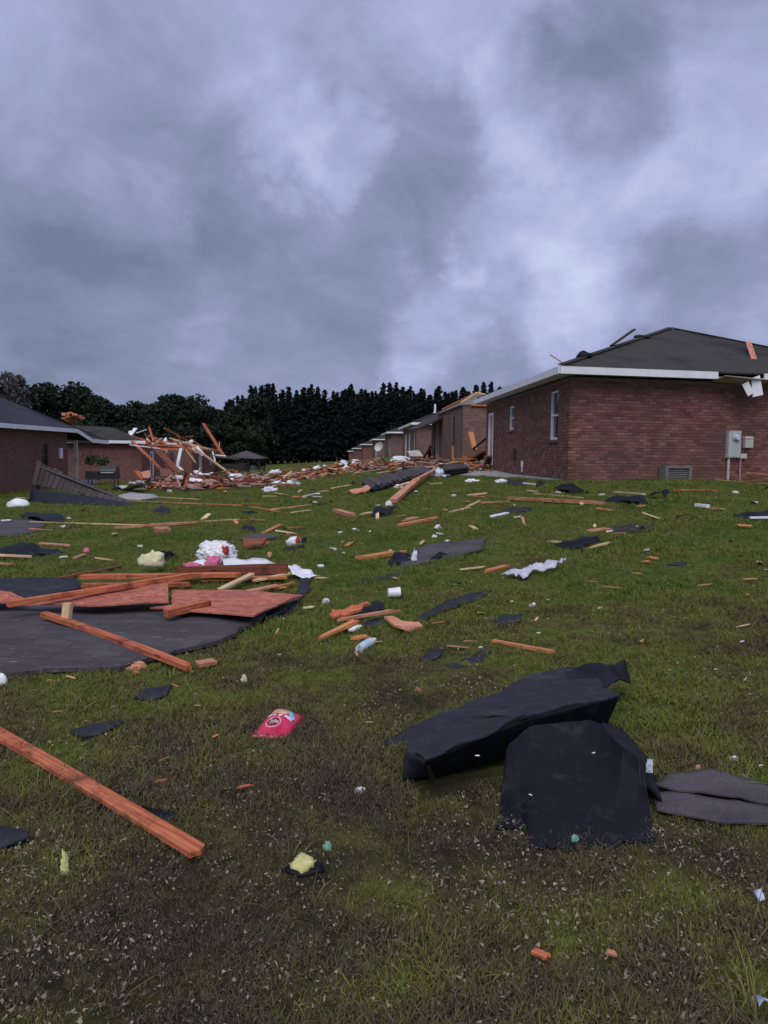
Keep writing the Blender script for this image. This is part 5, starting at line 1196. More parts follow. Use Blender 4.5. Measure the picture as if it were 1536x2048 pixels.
sheet('felt_sheet', [(740,1030,.1),(752,1014,.3),(790,1013,.3),(802,1020,.1),(775,1030,.05),(748,1036)], 'felt', 'black felt clump beside a white scrap in the middle lawn', 'roofing sheet', base=.02, wr=.06)
blob('paper_scrap', 777, 1026, 13, 10, 'paper', 'white crumpled paper on the black felt clump', 'paper', lift=.15)
P((718,1031), (744,1026), .14, 'wood_pale', 'pale board end left of the black felt clump', ragged=(.2,.02))
P((671,1024), (704,1034), .17, 'wood_pink', 'short pink block in the middle left lawn', t=.08)
P((538,1021), (580,1016), .22, 'wood_pink', 'torn pink board, left piece of the broken pair', ragged=(.2,.1)); P((572,1018), (622,1010), .2, 'wood_pink', 'torn pink board, right piece of the broken pair', ragged=(.1,.3))
P((502,1015), (564,1026), .09, 'wood_orange', 'thin orange stick crossing in front of the broken pink pair', ragged=(.1,.2)); P((578,1027), (625,1021), .08, 'wood_pale', 'pale thin stick below the broken pink pair', ragged=(.1,.1))
P((400,1011), (536,1009), .1, 'wood_red', 'long thin red board lying left of the broken pink pair')
sheet('felt_sheet', [(620,1011),(640,1007,.1),(662,1008),(640,1012)], 'felt', 'dark felt sliver right of the broken pink pair', 'roofing sheet', base=.02)
blob('felt_scrap', 500, 1028, 30, 6, 'felt', 'dark low scrap under the thin orange stick', 'roofing scrap', rough=.5)
P((526,1068), (563,1050), .1, 'wood_orange', 'orange stick rising right on the left lawn', ragged=(.05,.1))
sheet('felt_sheet', [(478,1060),(492,1050,.15),(506,1052,.12),(512,1060,.02),(496,1064)], 'felt', 'dark felt lump left of the rising orange stick', 'roofing sheet', base=.02, wr=.05)
P((568,1067), (610,1059), .1, 'wood_dark', 'dark stick right of the rising orange stick'); P((568,1070), (588,1068), .14, 'wood_pink', 'small pink chip under the dark stick', ragged=(.1,.1))
sheet('roof_decking', [(486,1080,.10),(534,1076,.12),(535,1084,.06),(524,1092,.03),(487,1096,.02)], 'wood_brown', 'dark red board panel lying left of the small white and red bag', 'board panel', thick=.03, base=.03, wr=.004, smooth=False)
P((507,1095), (538,1086), .08, 'wood_orange', 'orange stick leaning on the dark red panel', h=(.02,.08)); sheet('felt_sheet', [(470,1076),(510,1068),(566,1070),(548,1077),(490,1080)], 'shingle', 'grey shingle strip behind the dark red panel', 'roofing sheet', base=.02)
bb = blob('plastic_bag', 588, 1090, 30, 17, 'white_plastic', 'small white plastic bag with red print right of the dark red panel', 'bag', rough=.25)
k_ = link('red_print', blob_mesh('red_print', .035, .03, .07, .6, 3, 3, 6), 'cloth_red', bb); k_.location = (.07, -.075, .05)
blob('felt_scrap', 607, 1088, 14, 12, 'felt', 'black scrap right behind the small white and red bag', 'roofing scrap', rough=.6)
sheet('felt_sheet', [(560,1099),(590,1094,.06),(608,1090,.1),(610,1097),(580,1101)], 'felt', 'flat black felt before the small white and red bag', 'roofing sheet', base=.015)
sheet('felt_sheet', [(300,1027),(310,1018,.14),(325,1012,.22),(338,1017,.12),(342,1029)], 'felt', 'black felt tent on the left lawn before the fallen fence', 'roofing sheet', base=.02, wr=.03, inner=[(322,1022,.18)])
P((201,1060), (405,1046), .12, 'wood_pink', 'long pink board lying across the left lawn', t=.05, ragged=(.3,.1), taper=(.5,1)); P((60,1045), (300,1052), .07, 'wood_pale', 'long thin pale board left of the long pink one')
P((300,1050), (480,1040), .07, 'wood_pale', 'thin pale board continuing right of the long pink one')
P((242,1002), (480,1012), .08, 'wood_pink', 'thin pink board lying right of the fallen picket fence'); P((260,992), (400,1000), .08, 'wood_pale', 'thin tan board behind the thin pink one')
P((320,1062), (328,1067), .3, 'wood_pink', 'small pink wood chunk below the long pink board', t=.1, ragged=(.05,.05))
blob('plastic_bag', 37, 1014, 44, 17, 'white_plastic', 'white plastic bag on the grass before the left brick house', 'bag', rough=.2)
sheet('shingle_sheet', [(-60,1044),(30,1037),(95,1044),(82,1062),(20,1074),(-60,1072)], 'shingle', 'grey shingle sheet on the grass at the left picture edge', 'roofing sheet', base=.02, wr=.03)
sheet('felt_sheet', [(38,1030,.1),(70,1024,.2),(108,1026,.3),(126,1030,.2),(126,1044),(90,1042,.1),(45,1038)], 'felt', 'black felt clump behind the grey shingle sheet at the left edge', 'roofing sheet', base=.02, wr=.08)
P((2,1042), (23,1041), .09, 'white_paint', 'white strip on the grey shingle sheet at the left edge', h=(.06,.06))
sheet('felt_sheet', [(-40,1110,.05),(10,1094,.2),(40,1086,.3),(60,1090,.25),(105,1098,.15),(138,1104,.02),(110,1112,.03),(60,1114),(0,1116)], 'felt', 'rumpled black felt heap on the left lawn above the roof section', 'roofing sheet', base=.02, wr=.07, wfreq=5)
P((-40,1110), (64,1115), .075, 'wood_pale', 'pale pinkish stick lying before the rumpled black heap', h=(.10,.04)); P((76,1088), (142,1093), .13, 'wood_pink', 'tan board behind the rumpled black heap', ragged=(.1,.15)); P((-20,1128), (26,1131), .1, 'wood_pink', 'tan stick at the left edge below the rumpled black heap')
blob('wrapper', 173, 1106, 13, 10, 'cloth_pink', 'small pink and white wrapper on the left lawn', 'wrapper', rough=.5)
# near scraps
sheet('felt_sheet', [(140,1464),(165,1455),(240,1442),(248,1448),(200,1470),(160,1476)], 'felt_flat', 'slate shingle scrap above the long red board', 'roofing sheet', base=.02, wr=.004)
sheet('felt_sheet', [(268,1396),(290,1378),(345,1372),(335,1390),(300,1404)], 'felt_flat', 'slate shingle scrap below the grey roof section', 'roofing sheet', base=.02, wr=.004)
sheet('felt_sheet', [(-60,1668),(0,1655),(50,1662),(62,1676),(0,1698),(-60,1700)], 'felt_flat', 'slate scrap at the left picture edge below the long red board', 'roofing sheet', base=.02, wr=.004)
sheet('felt_sheet', [(190,1614),(300,1618),(348,1624),(352,1640),(320,1644),(230,1628)], 'felt', 'dark felt strip sticking out under the long red board', 'roofing sheet', base=.006, wr=.003)
blob('insulation_scrap', 606, 1736, 52, 22, 'insulation_yellow', 'pale yellow insulation tuft on a dark scrap in the near grass', 'insulation', rough=.5, depth=50)
sheet('felt_sheet', [(560,1742),(600,1722),(645,1728),(650,1742),(600,1754)], 'felt', 'dark scrap under the pale yellow insulation tuft', 'roofing sheet', base=.008)
blob('insulation_scrap', 130, 1748, 16, 40, 'insulation_yellow', 'bright yellow insulation shred standing in the near left grass', 'insulation', rough=.6)
blob('insulation_scrap', 655, 1702, 18, 18, 'insulation_green', 'pale green foam bit above the yellow insulation tuft', 'insulation', rough=.5)
P((1062,1902), (1100,1920), .03, 'wood_red', 'red orange splinter in the bottom grass', t=.012, ragged=(.02,.02), h=(.03,.03)); P((1212,1905), (1236,1912), .02, 'wood_pink', 'small pinkish splinter right of the red orange one', t=.01, h=(.03,.03))
sheet('paper_scrap', [(1512,1992,.03),(1530,2000,.05),(1560,2010,.04),(1560,2034,.02),(1518,2014,.02)], 'cloth_blue', 'white blue card at the bottom right corner of the grass', 'paper', base=.03)
sheet('paper_scrap', [(1508,1782,.02),(1522,1778,.04),(1530,1796,.02),(1518,1800,.01)], 'cloth_blue', 'crumpled white blue paper at the right edge of the near grass', 'paper', base=.03, wr=.01)
P((308,1566), (336,1560), .015, 'wood_orange', 'thin tan twig right of the long red board', t=.008, ragged=(.02,.02), h=(.03,.03), name='twig')
P((470,1578), (508,1570), .02, 'wood_red', 'thin reddish splinter below the red food bag', t=.008, ragged=(.03,.03), h=(.03,.03))
blob('paper_ring', 676, 1946, 18, 8, 'insulation_yellow', 'small yellow green ring scrap in the bottom grass', 'scrap', rough=.3)
blob('foam_scrap', 720, 1584, 20, 10, 'paper', 'pale foam flake below and left of the black pile', 'foam scrap', rough=.5); blob('foam_scrap', 836, 1385, 14, 10, 'wood_pink', 'tiny pink flake left of the black pile', 'scrap', rough=.5); blob('foam_scrap', 488, 1366, 13, 16, 'insulation_cream', 'cream foam chip right of the pink wood block', 'foam scrap', rough=.4)
blob('can', 652, 1208, 16, 12, 'pale_metal', 'crushed small can above the middle wood cluster', 'can', rough=.3); P((603,1218), (632,1214), .05, 'insulation_cream', 'cream bent strip left of the middle wood cluster', t=.015, ragged=(.05,.05), h=(.02,.03), name='foam_strip', cat='foam strip')
blob('plastic_scrap', 1468, 1520, 18, 8, 'white_plastic', 'small white plastic strip above the grey brown shingle piece', 'plastic scrap', rough=.4)
for px, py, w, lab in ((680,1068,17,'folded white paper on the middle left lawn'), (712,1062,16,'white paper right of the folded one'), (685,1085,9,'small white chip under the folded white paper'), (688,1108,10,'small white chip straight above the middle wood cluster'), (875,1058,19,'white paper on the lawn right of the tan orange board'),
                       (869,1075,15,'white foam lump behind the grey shingle sheet'), (893,1084,13,'white chip on the back edge of the grey shingle sheet'), (781,1103,10,'white chip on the splintered orange board'), (1064,1213,16,'thin white shred low on the right lawn'), (1029,1011,7,'tiny white chip left of the thin tan board'),
                       (739,1064,9,'tiny white chip right of the white papers'), (627,1070,6,'tiny white dot above the small white and red bag'), (1273,1055,8,'tiny white chip on the dim grey felt patch')):
    blob('paper_scrap', px, py, w*.9, w*.36, 'paper', lab, 'paper', rough=.95, freq=1.6, sub=2, rz=random.random()*3)

# fallen grey picket fence before the left house
fr = thing('picket_fence', 'fallen grey picket fence panel tilted before the left brick house', 'fence', ground(165, 1004))
A0, A1 = ground(64, 990), ground(264, 1010)
def bot(t): return A0.lerp(A1, t) + Z * (.40 * (1-t) ** 1.1 + .03)
def topp(t):
    q = at(74 + (256-74)*t, 920 + (1000-920)*t ** .93, 1); r = ray(74 + (256-74)*t, 920 + (1000-920)*t**.93)
    return EYE + r * ((bot(t).y + .35 + .25*t) / r.y)
rngf = random.Random(9); nP = 17
for k in range(nP):
    t0 = k/nP + .003; t1 = (k+1)/nP - .005
    b0, b1, u0, u1 = bot(t0), bot(t1), topp(t0), topp(t1)
    ex = rngf.uniform(-.04, .05); dv_ = (u0-b0).normalized()*ex; off = Vector((0, rngf.uniform(-.012, .012), 0))
    back = Vector((0, .03, -.005))
    mb = MB(); m0_ = (b0+b1)/2; mb.hexa([b0+off, b1+off, b1+back+off, b0+back+off], [u0+dv_+off, u1+dv_+off, u1+dv_+back+off, u0+dv_+back+off]); mb_build(mb, 'picket', 'wood_grey', fr)
nf = ((bot(1)-bot(0)).cross(topp(.5)-bot(.5))).normalized()
if nf.y < 0: nf = -nf
for f_r in (.2, .8):
    mb = MB(); mb.beam(bot(0).lerp(topp(0), f_r) + nf*.09, bot(1).lerp(topp(1), f_r) + nf*.09, .05, .09, nf); mb_build(mb, 'rail', 'wood_grey', fr)
for t in (.02, .5):
    mb = MB(); mb.beam(bot(t) + nf*.16 - Z*.35, topp(t) + nf*.16, .09, .09, nf); mb_build(mb, 'post', 'wood_dark', fr)
loft('felt_sheet', [(62,978,.36),(130,986,.26),(200,996,.14),(258,1006,.04)], [(58,1004,.0),(130,1009,.0),(200,1011,.0),(262,1013,.0)], 'felt', 'black sheet standing in for the shade under the fallen picket fence', 'roofing sheet', n=6, wr=.03)  # no real felt: black sheet added as the shade below the raised panel
# barbecue grill behind it
gp = ground(205, 985); gp = at(203, 972, gp.y + 2.5); gp.z = gz(gp.x, gp.y)
g_ = thing('grill', 'black barbecue grill with round lid standing behind the fallen picket fence', 'grill', gp)
kx = gp.y / FOC
mb = MB()
for s in range(10):
    a0, a1 = math.pi*s/10, math.pi*(s+1)/10
    f3 = lambda a, x: gp + Vector((x, -.30*math.cos(a), .75 + .32*math.sin(a)))
    mb.add([f3(a0, .05), f3(a0, .72), f3(a1, .72), f3(a1, .05)], [(0,1,2,3)])
mb.add([f3(math.pi*s/10, .05) for s in range(11)], [tuple(range(11))]); mb.add([f3(math.pi*s/10, .72) for s in range(11)], [tuple(range(10,-1,-1))]); mb_build(mb, 'lid', 'black_metal', g_)
mb = MB(); mb.box(gp + Vector((.385,0,.62)), .7, .62, .24); mb_build(mb, 'firebox', 'black_metal', g_)
mb = MB(); mb.box(gp + Vector((-.30,0,.66)), .62, .55, .36); mb_build(mb, 'side_box', 'black_metal', g_)
mb = MB(); mb.tube(gp + Vector((.12,-.36,.78)), gp + Vector((.65,-.36,.78)), .018); mb_build(mb, 'handle', 'grey_metal', g_)
for a, b in ((-.5,-.22),(.66,-.22),(-.5,.22),(.66,.22)):
    mb = MB(); mb.tube(gp + Vector((a,b,0)), gp + Vector((a,b,.5)), .025); mb_build(mb, 'leg', 'black_metal', g_)
for s in (-1, 1):
    mb = MB(); mb.tube(gp + Vector((.68, s*.25-.03, .09)), gp + Vector((.68, s*.25+.03, .09)), .09, n=14); mb_build(mb, 'wheel', 'black_metal', g_)
# hanging plants on the porch
for (px, py, lab) in ((182, 921, 'bushy hanging plant under the porch eave of the left house'), (207, 923, 'smaller dark hanging plant right of the bushy one on the porch')):
    q = at(px, py, 40.2)
    hp = thing('hanging_plant', lab, 'plant', q - Z*.25)
    g2 = np.random.default_rng(px); pts = g2.normal(size=(260, 3)) * np.array([.22, .2, .13]) * (1 if px < 200 else .75) + np.array([0, 0, .27])
    v, f = leaf_quads(pts, .05, random.Random(px), 1.6); link('foliage', np_mesh('foliage', v, f, 'plant_leaf'), None, hp)
    mb = MB(); mb.tube(q - Z*.25, q - Z*.08, .1, .15, 12); mb_build(mb, 'basket', 'wood_brown', hp)
    mb = MB(); mb.tube(q, q + Z*.75, .008, n=5); mb_build(mb, 'hanger', 'black_metal', hp)
# fallen slatted fence in the middle of the slope
F0, F1, F2, F3 = ground(744, 985, .05), ground(866, 949, .05), ground(845, 939, .05), ground(722, 969, .05)
f2_ = thing('picket_fence', 'dark grey slatted fence panel lying flat on the middle slope', 'fence', (F0+F2)/2)
nS = 13
for k in range(nS):
    t0, t1 = (k+.05)/nS, (k+.58)/nS
    q = [F0.lerp(F1, t0), F0.lerp(F1, t1), F3.lerp(F2, t1), F3.lerp(F2, t0)]
    dz = Z * (.08 + .03*math.sin(k*2.1)); tilt = Z * .07
    mb = MB(); mb.hexa([q[0]+dz, q[1]+dz+tilt, q[2]+dz+tilt, q[3]+dz], [q[0]+dz+Z*.03, q[1]+dz+tilt+Z*.03, q[2]+dz+tilt+Z*.03, q[3]+dz+Z*.03]); mb_build(mb, 'picket', 'wood_grey', f2_)
mb = MB(); q = [F0.lerp(F2,.02), F1.lerp(F3,.02), F2.lerp(F0,.02), F3.lerp(F1,.02)]; mb.hexa([p + Z*.0 for p in q], [p + Z*.05 for p in q]); mb_build(mb, 'backing', 'felt', f2_)  # black sheet added under the slats to darken the gaps between them
for f_r in (.15, .85):
    mb = MB(); mb.beam(F0.lerp(F3, f_r)+Z*.03, F1.lerp(F2, f_r)+Z*.03, .09, .05); mb_build(mb, 'rail', 'wood_dark', f2_)
P((786,1006), (834,963), .2, 'wood_pink', 'thick pink board slanting down from the slatted fence', t=.1, h=(.03,.18)); P((828,966), (870,943), .14, 'wood_pink', 'pink board along the near edge of the slatted fence', t=.1, h=(.18,.15))
P((790,975), (820,965), .1, 'wood_pale', 'pale stick across the slatted fence', h=(.2,.2)); blob('paper_scrap', 798, 976, 14, 7, 'paper', 'torn paper under the pale stick by the slatted fence', 'paper', rough=.5)
sheet('strand_board', [(688,986),(716,979,.08),(734,972,.12),(745,977,.08),(730,985,.04),(708,988)], 'wood_pink', 'pink torn board at the left end of the slatted fence', 'board panel', thick=.03, base=.03, wr=.01, smooth=False)
sheet('felt_sheet', [(738,976,.1),(752,966,.3),(768,961,.35),(766,966,.2),(748,976,.1)], 'felt', 'black felt curl at the left end of the slatted fence', 'roofing sheet', base=.02)
blob('cloth', 878, 953, 28, 15, 'cloth_blue', 'pale blue cloth heaped at the upper end of the slatted fence', 'cloth', rough=.5, freq=2, sub=4)
sheet('cloth', [(882,952,.04),(892,948,.06),(909,947,.04),(906,950,.02),(890,954,.02)], 'cloth_blue', 'thin tail of the pale blue cloth trailing right on the grass', 'cloth', thick=.02, base=.03, wr=.03)
G0, G1, G2, G3 = ground(890, 950, .1), ground(938, 944, .1), ground(926, 934, .1), ground(880, 937, .1)
dk = thing('deck_panel', 'dark slatted deck panel lying behind the pale blue cloth', 'deck panel', (G0+G2)/2)
for k in range(6):
    t0, t1 = (k+.06)/6, (k+.8)/6
    q = [G0.lerp(G3, t0), G1.lerp(G2, t0), G1.lerp(G2, t1), G0.lerp(G3, t1)]
    mb = MB(); mb.hexa([p + Z*.12 for p in q], [p + Z*.17 for p in q]); mb_build(mb, 'slat', 'wood_grey', dk)
mb = MB(); mb.hexa([p for p in (G0.lerp(G2,.03), G1.lerp(G3,.03), G2.lerp(G0,.03), G3.lerp(G1,.03))], [p + Z*.11 for p in (G0.lerp(G2,.03), G1.lerp(G3,.03), G2.lerp(G0,.03), G3.lerp(G1,.03))]); mb_build(mb, 'frame', 'wood_dark', dk)
# mattress-like white sheet by the third house and white strips on the slope
mq = ground(800, 924); ms = 38 * mq.y / FOC
o = link('mattress', blob_mesh('mattress', ms*.52, ms*.2, .27, .35, 2.0, 4, 31, .5), 'white_plastic'); o.location = mq; o.rotation_euler = (0, 0, -.25); tag(o, 'white sagging mattress lying before the third right house', 'mattress')
P((609,994), (636,988), .12, 'white_paint', 'upper arm of a bent white strip on the left slope', h=(.02,.15)); P((612,994), (640,995), .13, 'white_paint', 'lower arm of a bent white strip on the left slope')
P((664,978), (701,971), .13, 'wood_pale', 'pale weathered board on the left slope'); P((637,985), (660,982), .16, 'wood_pink', 'tan board left of the pale weathered one', ragged=(.1,.1)); blob('felt_scrap', 706, 969, 10, 6, 'felt', 'black scrap at the tip of the pale weathered board', 'roofing scrap')
q = ground(713, 938); wr_ = thing('cable_reel', 'round white spool lying on the far debris ridge', 'spool', q)
r_ = 5.5 * q.y / FOC; ax_ = Vector((.35, -.9, .1)).normalized()
for s in (-1, 1):
    mb = MB(); c_ = q + Z*r_ + ax_*s*.12; mb.tube(c_ - ax_*.02, c_ + ax_*.02, r_, n=20); mb_build(mb, 'flange', 'insulation_cream', wr_)
mb = MB(); mb.tube(q + Z*r_ - ax_*.1, q + Z*r_ + ax_*.18, r_*.3, n=12); mb_build(mb, 'core', 'wood_dark', wr_)

# ------------------------------------------------------------------ debris of the left houses
def lean(name, a, b, da, db, w, t, mat, label, cat='board', **kw):     # a stick from pixel a at depth da to pixel b at depth db
    return plank_w(name, at(*a, da), at(*b, db), w, t, mat, label, cat, **kw)
lean(B, (406,848), (447,913), 74, 72, .30, .12, 'wood_red', 'tall red board leaning skyward above the left debris heap')
lean(B, (328,858), (378,885), 66, 68, .22, .14, 'wood_brown', 'brown rafter slanting over the roofless left house')
lean(B, (373,885), (471,957), 66, 60, .13, .12, 'wood_pale', 'long pale gutter slanting down into the left debris heap')
lean(B, (264,884), (320,938), 52, 50, .2, .1, 'wood_red', 'red rafter slanting down across the door of the second left house')
lean(B, (312,879), (314,890), 64, 64, .25, .12, 'wood_pale', 'short pale stud standing on the wall of the second left house')
lean(B, (304,890), (358,946), 50, 48, .5, .05, 'wood_brown', 'wide brown plywood strip sliding off the second left house')
lean(B, (272,944), (297,972), 46, 45, .35, .1, 'wood_red', 'dark red board leaning at the foot of the second left house')
lean('gutter', (363,897), (355,934), 64, 63.5, .28, .1, 'white_paint', 'bent white gutter hanging down the roofless left house', 'gutter'); lean('gutter', (355,934), (364,942), 63.5, 63, .28, .1, 'white_paint', 'curled foot of the bent white gutter by the roofless left house', 'gutter')
lean('gutter', (333,889), (368,888), 66, 66, .25, .12, 'white_paint', 'white gutter lying along the broken wall top of the left house', 'gutter'); lean('gutter', (430,911), (452,913), 70, 70, .25, .1, 'white_paint', 'white fascia scrap right of the roofless left house', 'fascia')
plank_w(B, at(258,876,54), at(272,858,55), .25, .1, 'white_paint', 'white strip sticking up from the second left house roof')
def wquad(name, pts, mat, label, cat, t=.04):      # a panel through four points given as (px, py, depth)
    q = [at(*p) for p in pts]; n_ = (q[1]-q[0]).cross(q[2]-q[0]).normalized() * t
    c = sum(q, Vector())/len(q); mb = MB(); mb.hexa([p - c for p in q], [p - c + n_ for p in q])
    o = link(name, pydata(name, mb.v, mb.f), mat); o.location = c; return tag(o, label, cat)
wquad('plywood_panel', [(318,936,47), (341,938,47.5), (367,982,43), (330,980,43.5)], 'wood_brown', 'dark brown plywood panel leaning before the second left house', 'plywood')
wquad('plywood_panel', [(282,944,46), (299,940,46.5), (303,956,45), (290,962,44.6)], 'wood_pink', 'pink plywood scrap leaning beside the dark brown panel', 'plywood')
wquad('white_sheet', [(384,896,65), (396,893,65), (410,908,64.5), (404,912,64.3)], 'white_plastic', 'white torn sheeting wrapped on the long pale gutter', 'plastic sheet')
for px, py, w, h, lab in ((382,886,9,6,'white lump on the wall top of the roofless left house'), (331,884,9,8,'white lump at the left end of the broken wall top'), (260,868,8,7,'small white lump by the second left house roof')):
    q = at(px, py, 66); k = 66/FOC; o = link('plastic_lump', blob_mesh('plastic_lump', w*k/2, w*k/3, h*k/1.3, .4, 2.5, 2, px), 'white_plastic'); o.location = q; tag(o, lab, 'plastic scrap')
rz_ = random.Random(91)
for k in range(20):
    px = rz_.uniform(275, 445); py = 880 + (px - 268) * .14 + rz_.gauss(4, 10); D = 50 + (px - 268) * .14 + rz_.uniform(-3, 4)
    L_ = rz_.uniform(14, 62); an = rz_.choice([rz_.gauss(.5, .35), rz_.gauss(-.15, .3), rz_.gauss(1.1, .3), rz_.gauss(-.8, .3)])
    dx, dy = math.cos(an) * L_/2, math.sin(an) * L_/2
    lean(B, (px-dx, py-dy), (px+dx, min(py+dy, 952)), D + rz_.uniform(-1, 1), D - rz_.uniform(0, 2), rz_.uniform(.06, .14), rz_.uniform(.04, .08), rz_.choice(['wood_red','wood_brown','wood_brown','wood_pink','wood_pale','wood_red','white_paint']),
         'splintered roof stick jutting from the wrecked walls of the left row', group='splintered sticks over the wrecked left houses', ragged=(.05, .3))
for k in range(9):
    rr = random.Random(k+300); a = (130 + rr.uniform(-8, 20), 830 + rr.uniform(-8, 8)); b = (150 + rr.uniform(-10, 22), 842 + rr.uniform(-14, 8))
    lean(B, a, b, 50+rr.random(), 51+rr.random(), .3, .12, ('wood_red','wood_orange','wood_pink')[k%3], 'broken red roof board piled behind the ridge of the left house roof', group='broken roof boards behind the left roof')
blob('dark_box', 305, 972, 24, 20, 'black_metal', 'dark crushed box at the foot of the second left house', 'box', rough=.2)
sheet('gutter', [(230,972,.1),(262,966,.35),(280,966,.4),(294,975,.1),(275,977,.05),(250,972,.1)], 'white_paint', 'crumpled white gutter lying right of the black grill', 'gutter', thick=.05, base=.05, wr=.08, mask=False)
sheet('concrete_patch', [(236,992),(262,986),(310,990),(318,996),(280,1001),(240,1000)], 'concrete', 'pale pinkish concrete pad right of the fallen picket fence', 'concrete pad', thick=.03, base=.02, wr=.0)
for (a, b, w, lab) in (((390,944),(410,956),.32,'short white gutter bent in the left debris heap'), ((382,950),(436,963),.25,'long white gutter in the left debris heap'), ((415,957),(444,956),.4,'white panel end in the left debris heap'), ((438,963),(442,970),.3,'tiny white stub below the white panel end'),
                       ((358,962),(380,970),.2,'white trim at the left end of the left debris heap'), ((486,951),(522,950),.45,'white plastic chest lid right of the left debris heap'), ((478,950),(484,957),.2,'small white stick near the gazebo')):
    dA = 50 if a[0] < 470 else 66
    lean('gutter', a, b, dA, dA - .5, w, .12, 'white_paint', lab, 'trim')
for px, py, w, h, mat, lab in ((540,984,26,14,'white_plastic','white cloth bundle at the left end of the debris ridge'), (556,973,26,13,'white_plastic','white shirt with red print on the debris ridge'), (587,970,30,10,'white_plastic','long white cloth roll on the debris ridge'), (620,957,16,8,'white_plastic','white crumpled rag on the upper debris ridge'), (649,950,20,10,'white_plastic','white torn plastic sail on the upper debris ridge'),
                               (560,972,10,8,'cloth_red','red patch of cloth on the white shirt')):
    blob('cloth', px, py, w, h*.8, mat, lab, 'cloth', rough=.75, crisp=True)
# heaps of broken boards: each board a thing of its own
def heap(n, pick, mats, label, group, w=(.12,.4), L=(.8,3.2), hmax=.6, seed=1, ang=None, rub=True):
    rr = random.Random(seed); cs = []
    for k in range(n):
        px, py = pick(rr); p = ground(px, py); cs.append(p)
        a = rr.gauss(ang, .4) if ang is not None else rr.uniform(0, math.pi); l = rr.uniform(*L)
        d = Vector((math.cos(a), math.sin(a), 0)) * l/2; h = rr.random() ** 1.6 * hmax
        tl = rr.uniform(-.25, .25) * l/2
        p0 = p - d; p1 = p + d
        p0.z = gz(p0.x, p0.y) + max(.03, h - tl); p1.z = gz(p1.x, p1.y) + max(.03, h + tl)
        plank_w(B, p0, p1, rr.uniform(*w), rr.uniform(.025,.06), rr.choice(mats), label, group=group, ragged=(rr.uniform(0,.2), rr.uniform(0,.3)))
    return cs
mixr = ['wood_red']*4 + ['wood_brown']*6 + ['wood_orange','wood_pink','wood_pale']
cA = heap(58, lambda r: (r.uniform(345, 528), r.uniform(958, 981)), mixr, 'broken red brown board in the heap before the roofless left house', 'boards of the heap before the left houses', hmax=.28, seed=11, ang=.05, w=(.08,.3), L=(.8,3.6))
def ridge(r):
    t = r.random(); return 545 + 205*t + r.gauss(0, 4), 964 - 32*t + r.gauss(0, 4.5)
cB = heap(52, ridge, mixr + ['wood_pink','wood_pale','wood_brown'], 'broken board in the debris ridge running up the slope', 'boards of the debris ridge', w=(.06,.2), L=(.5,2.6), hmax=.28, seed=12, ang=.6)
cC = heap(24, lambda r: (r.uniform(745, 925), r.uniform(926, 937)), mixr, 'broken board in the litter below the right row of houses', 'boards before the right row', L=(.4,1.7), w=(.06,.2), hmax=.2, seed=13)
cD = heap(18, lambda r: (r.uniform(925, 985), r.uniform(928, 946)), ['wood_orange','wood_red','wood_brown','wood_pale'], 'orange broken board in the gap between the first two right houses', 'boards between the right houses', L=(.4,1.5), w=(.06,.2), hmax=.8, seed=14)
cE = heap(10, lambda r: (r.uniform(300, 345), r.uniform(962, 980)), mixr, 'broken board at the foot of the second left house', 'boards by the second left house', L=(.5,1.8), hmax=.4, seed=15)
rr = random.Random(77)
for k in range(26):
    c = rr.choice(cA if k < 12 else cB); q = Vector((c.x + rr.gauss(0,.5), c.y + rr.gauss(0,.5) - .3, 0)); q.z = gz(q.x, q.y) + rr.uniform(.05,.5)
    o = link('plastic_scrap', blob_mesh('plastic_scrap', rr.uniform(.08,.35), rr.uniform(.06,.2), rr.uniform(.04,.12), .95, 1.8, 2, k+400), 'white_plastic'); o.data.polygons.foreach_set('use_smooth', [False]*len(o.data.polygons)); o.location = q; o.rotation_euler.z = rr.uniform(0,6)
    tag(o, 'white scrap lying among the broken boards of the debris heaps', 'plastic scrap', 'white scraps among the broken boards')
def rubble(name, cs, n, spread, mats_, hz):
    for mt in mats_:
        mb = MB()
        for k in range(n):
            c = rr.choice(cs); x = c.x + rr.gauss(0, spread); y = c.y + rr.gauss(0, spread); s = rr.uniform(.04, .2)
            p = Vector((x, y, gz(x, y) + abs(rr.gauss(0, hz))))
            a = Vector((rr.gauss(0,1), rr.gauss(0,1), rr.gauss(0,.15))).normalized(); b = Vector((0,0,1)).cross(a).normalized(); c_ = a.cross(b)
            mb.box(p, s*rr.uniform(1,3) if k % 3 else rr.uniform(.5, 1.8), s if k % 3 else rr.uniform(.05,.12), s*.35, (a, b, c_))
        o = mb.build(name, mt, None, origin=(0,0,0)); o['kind'] = 'stuff'
rubble('rubble', cA, 210, 1.1, ('wood_brown','wood_red','drywall','dark_interior'), .13); rubble('rubble', cB, 190, .9, ('wood_brown','wood_red','wood_pale','dark_interior'), .1); rubble('rubble', cC + cD, 140, .9, ('wood_brown','wood_orange','drywall','dark_interior'), .1)
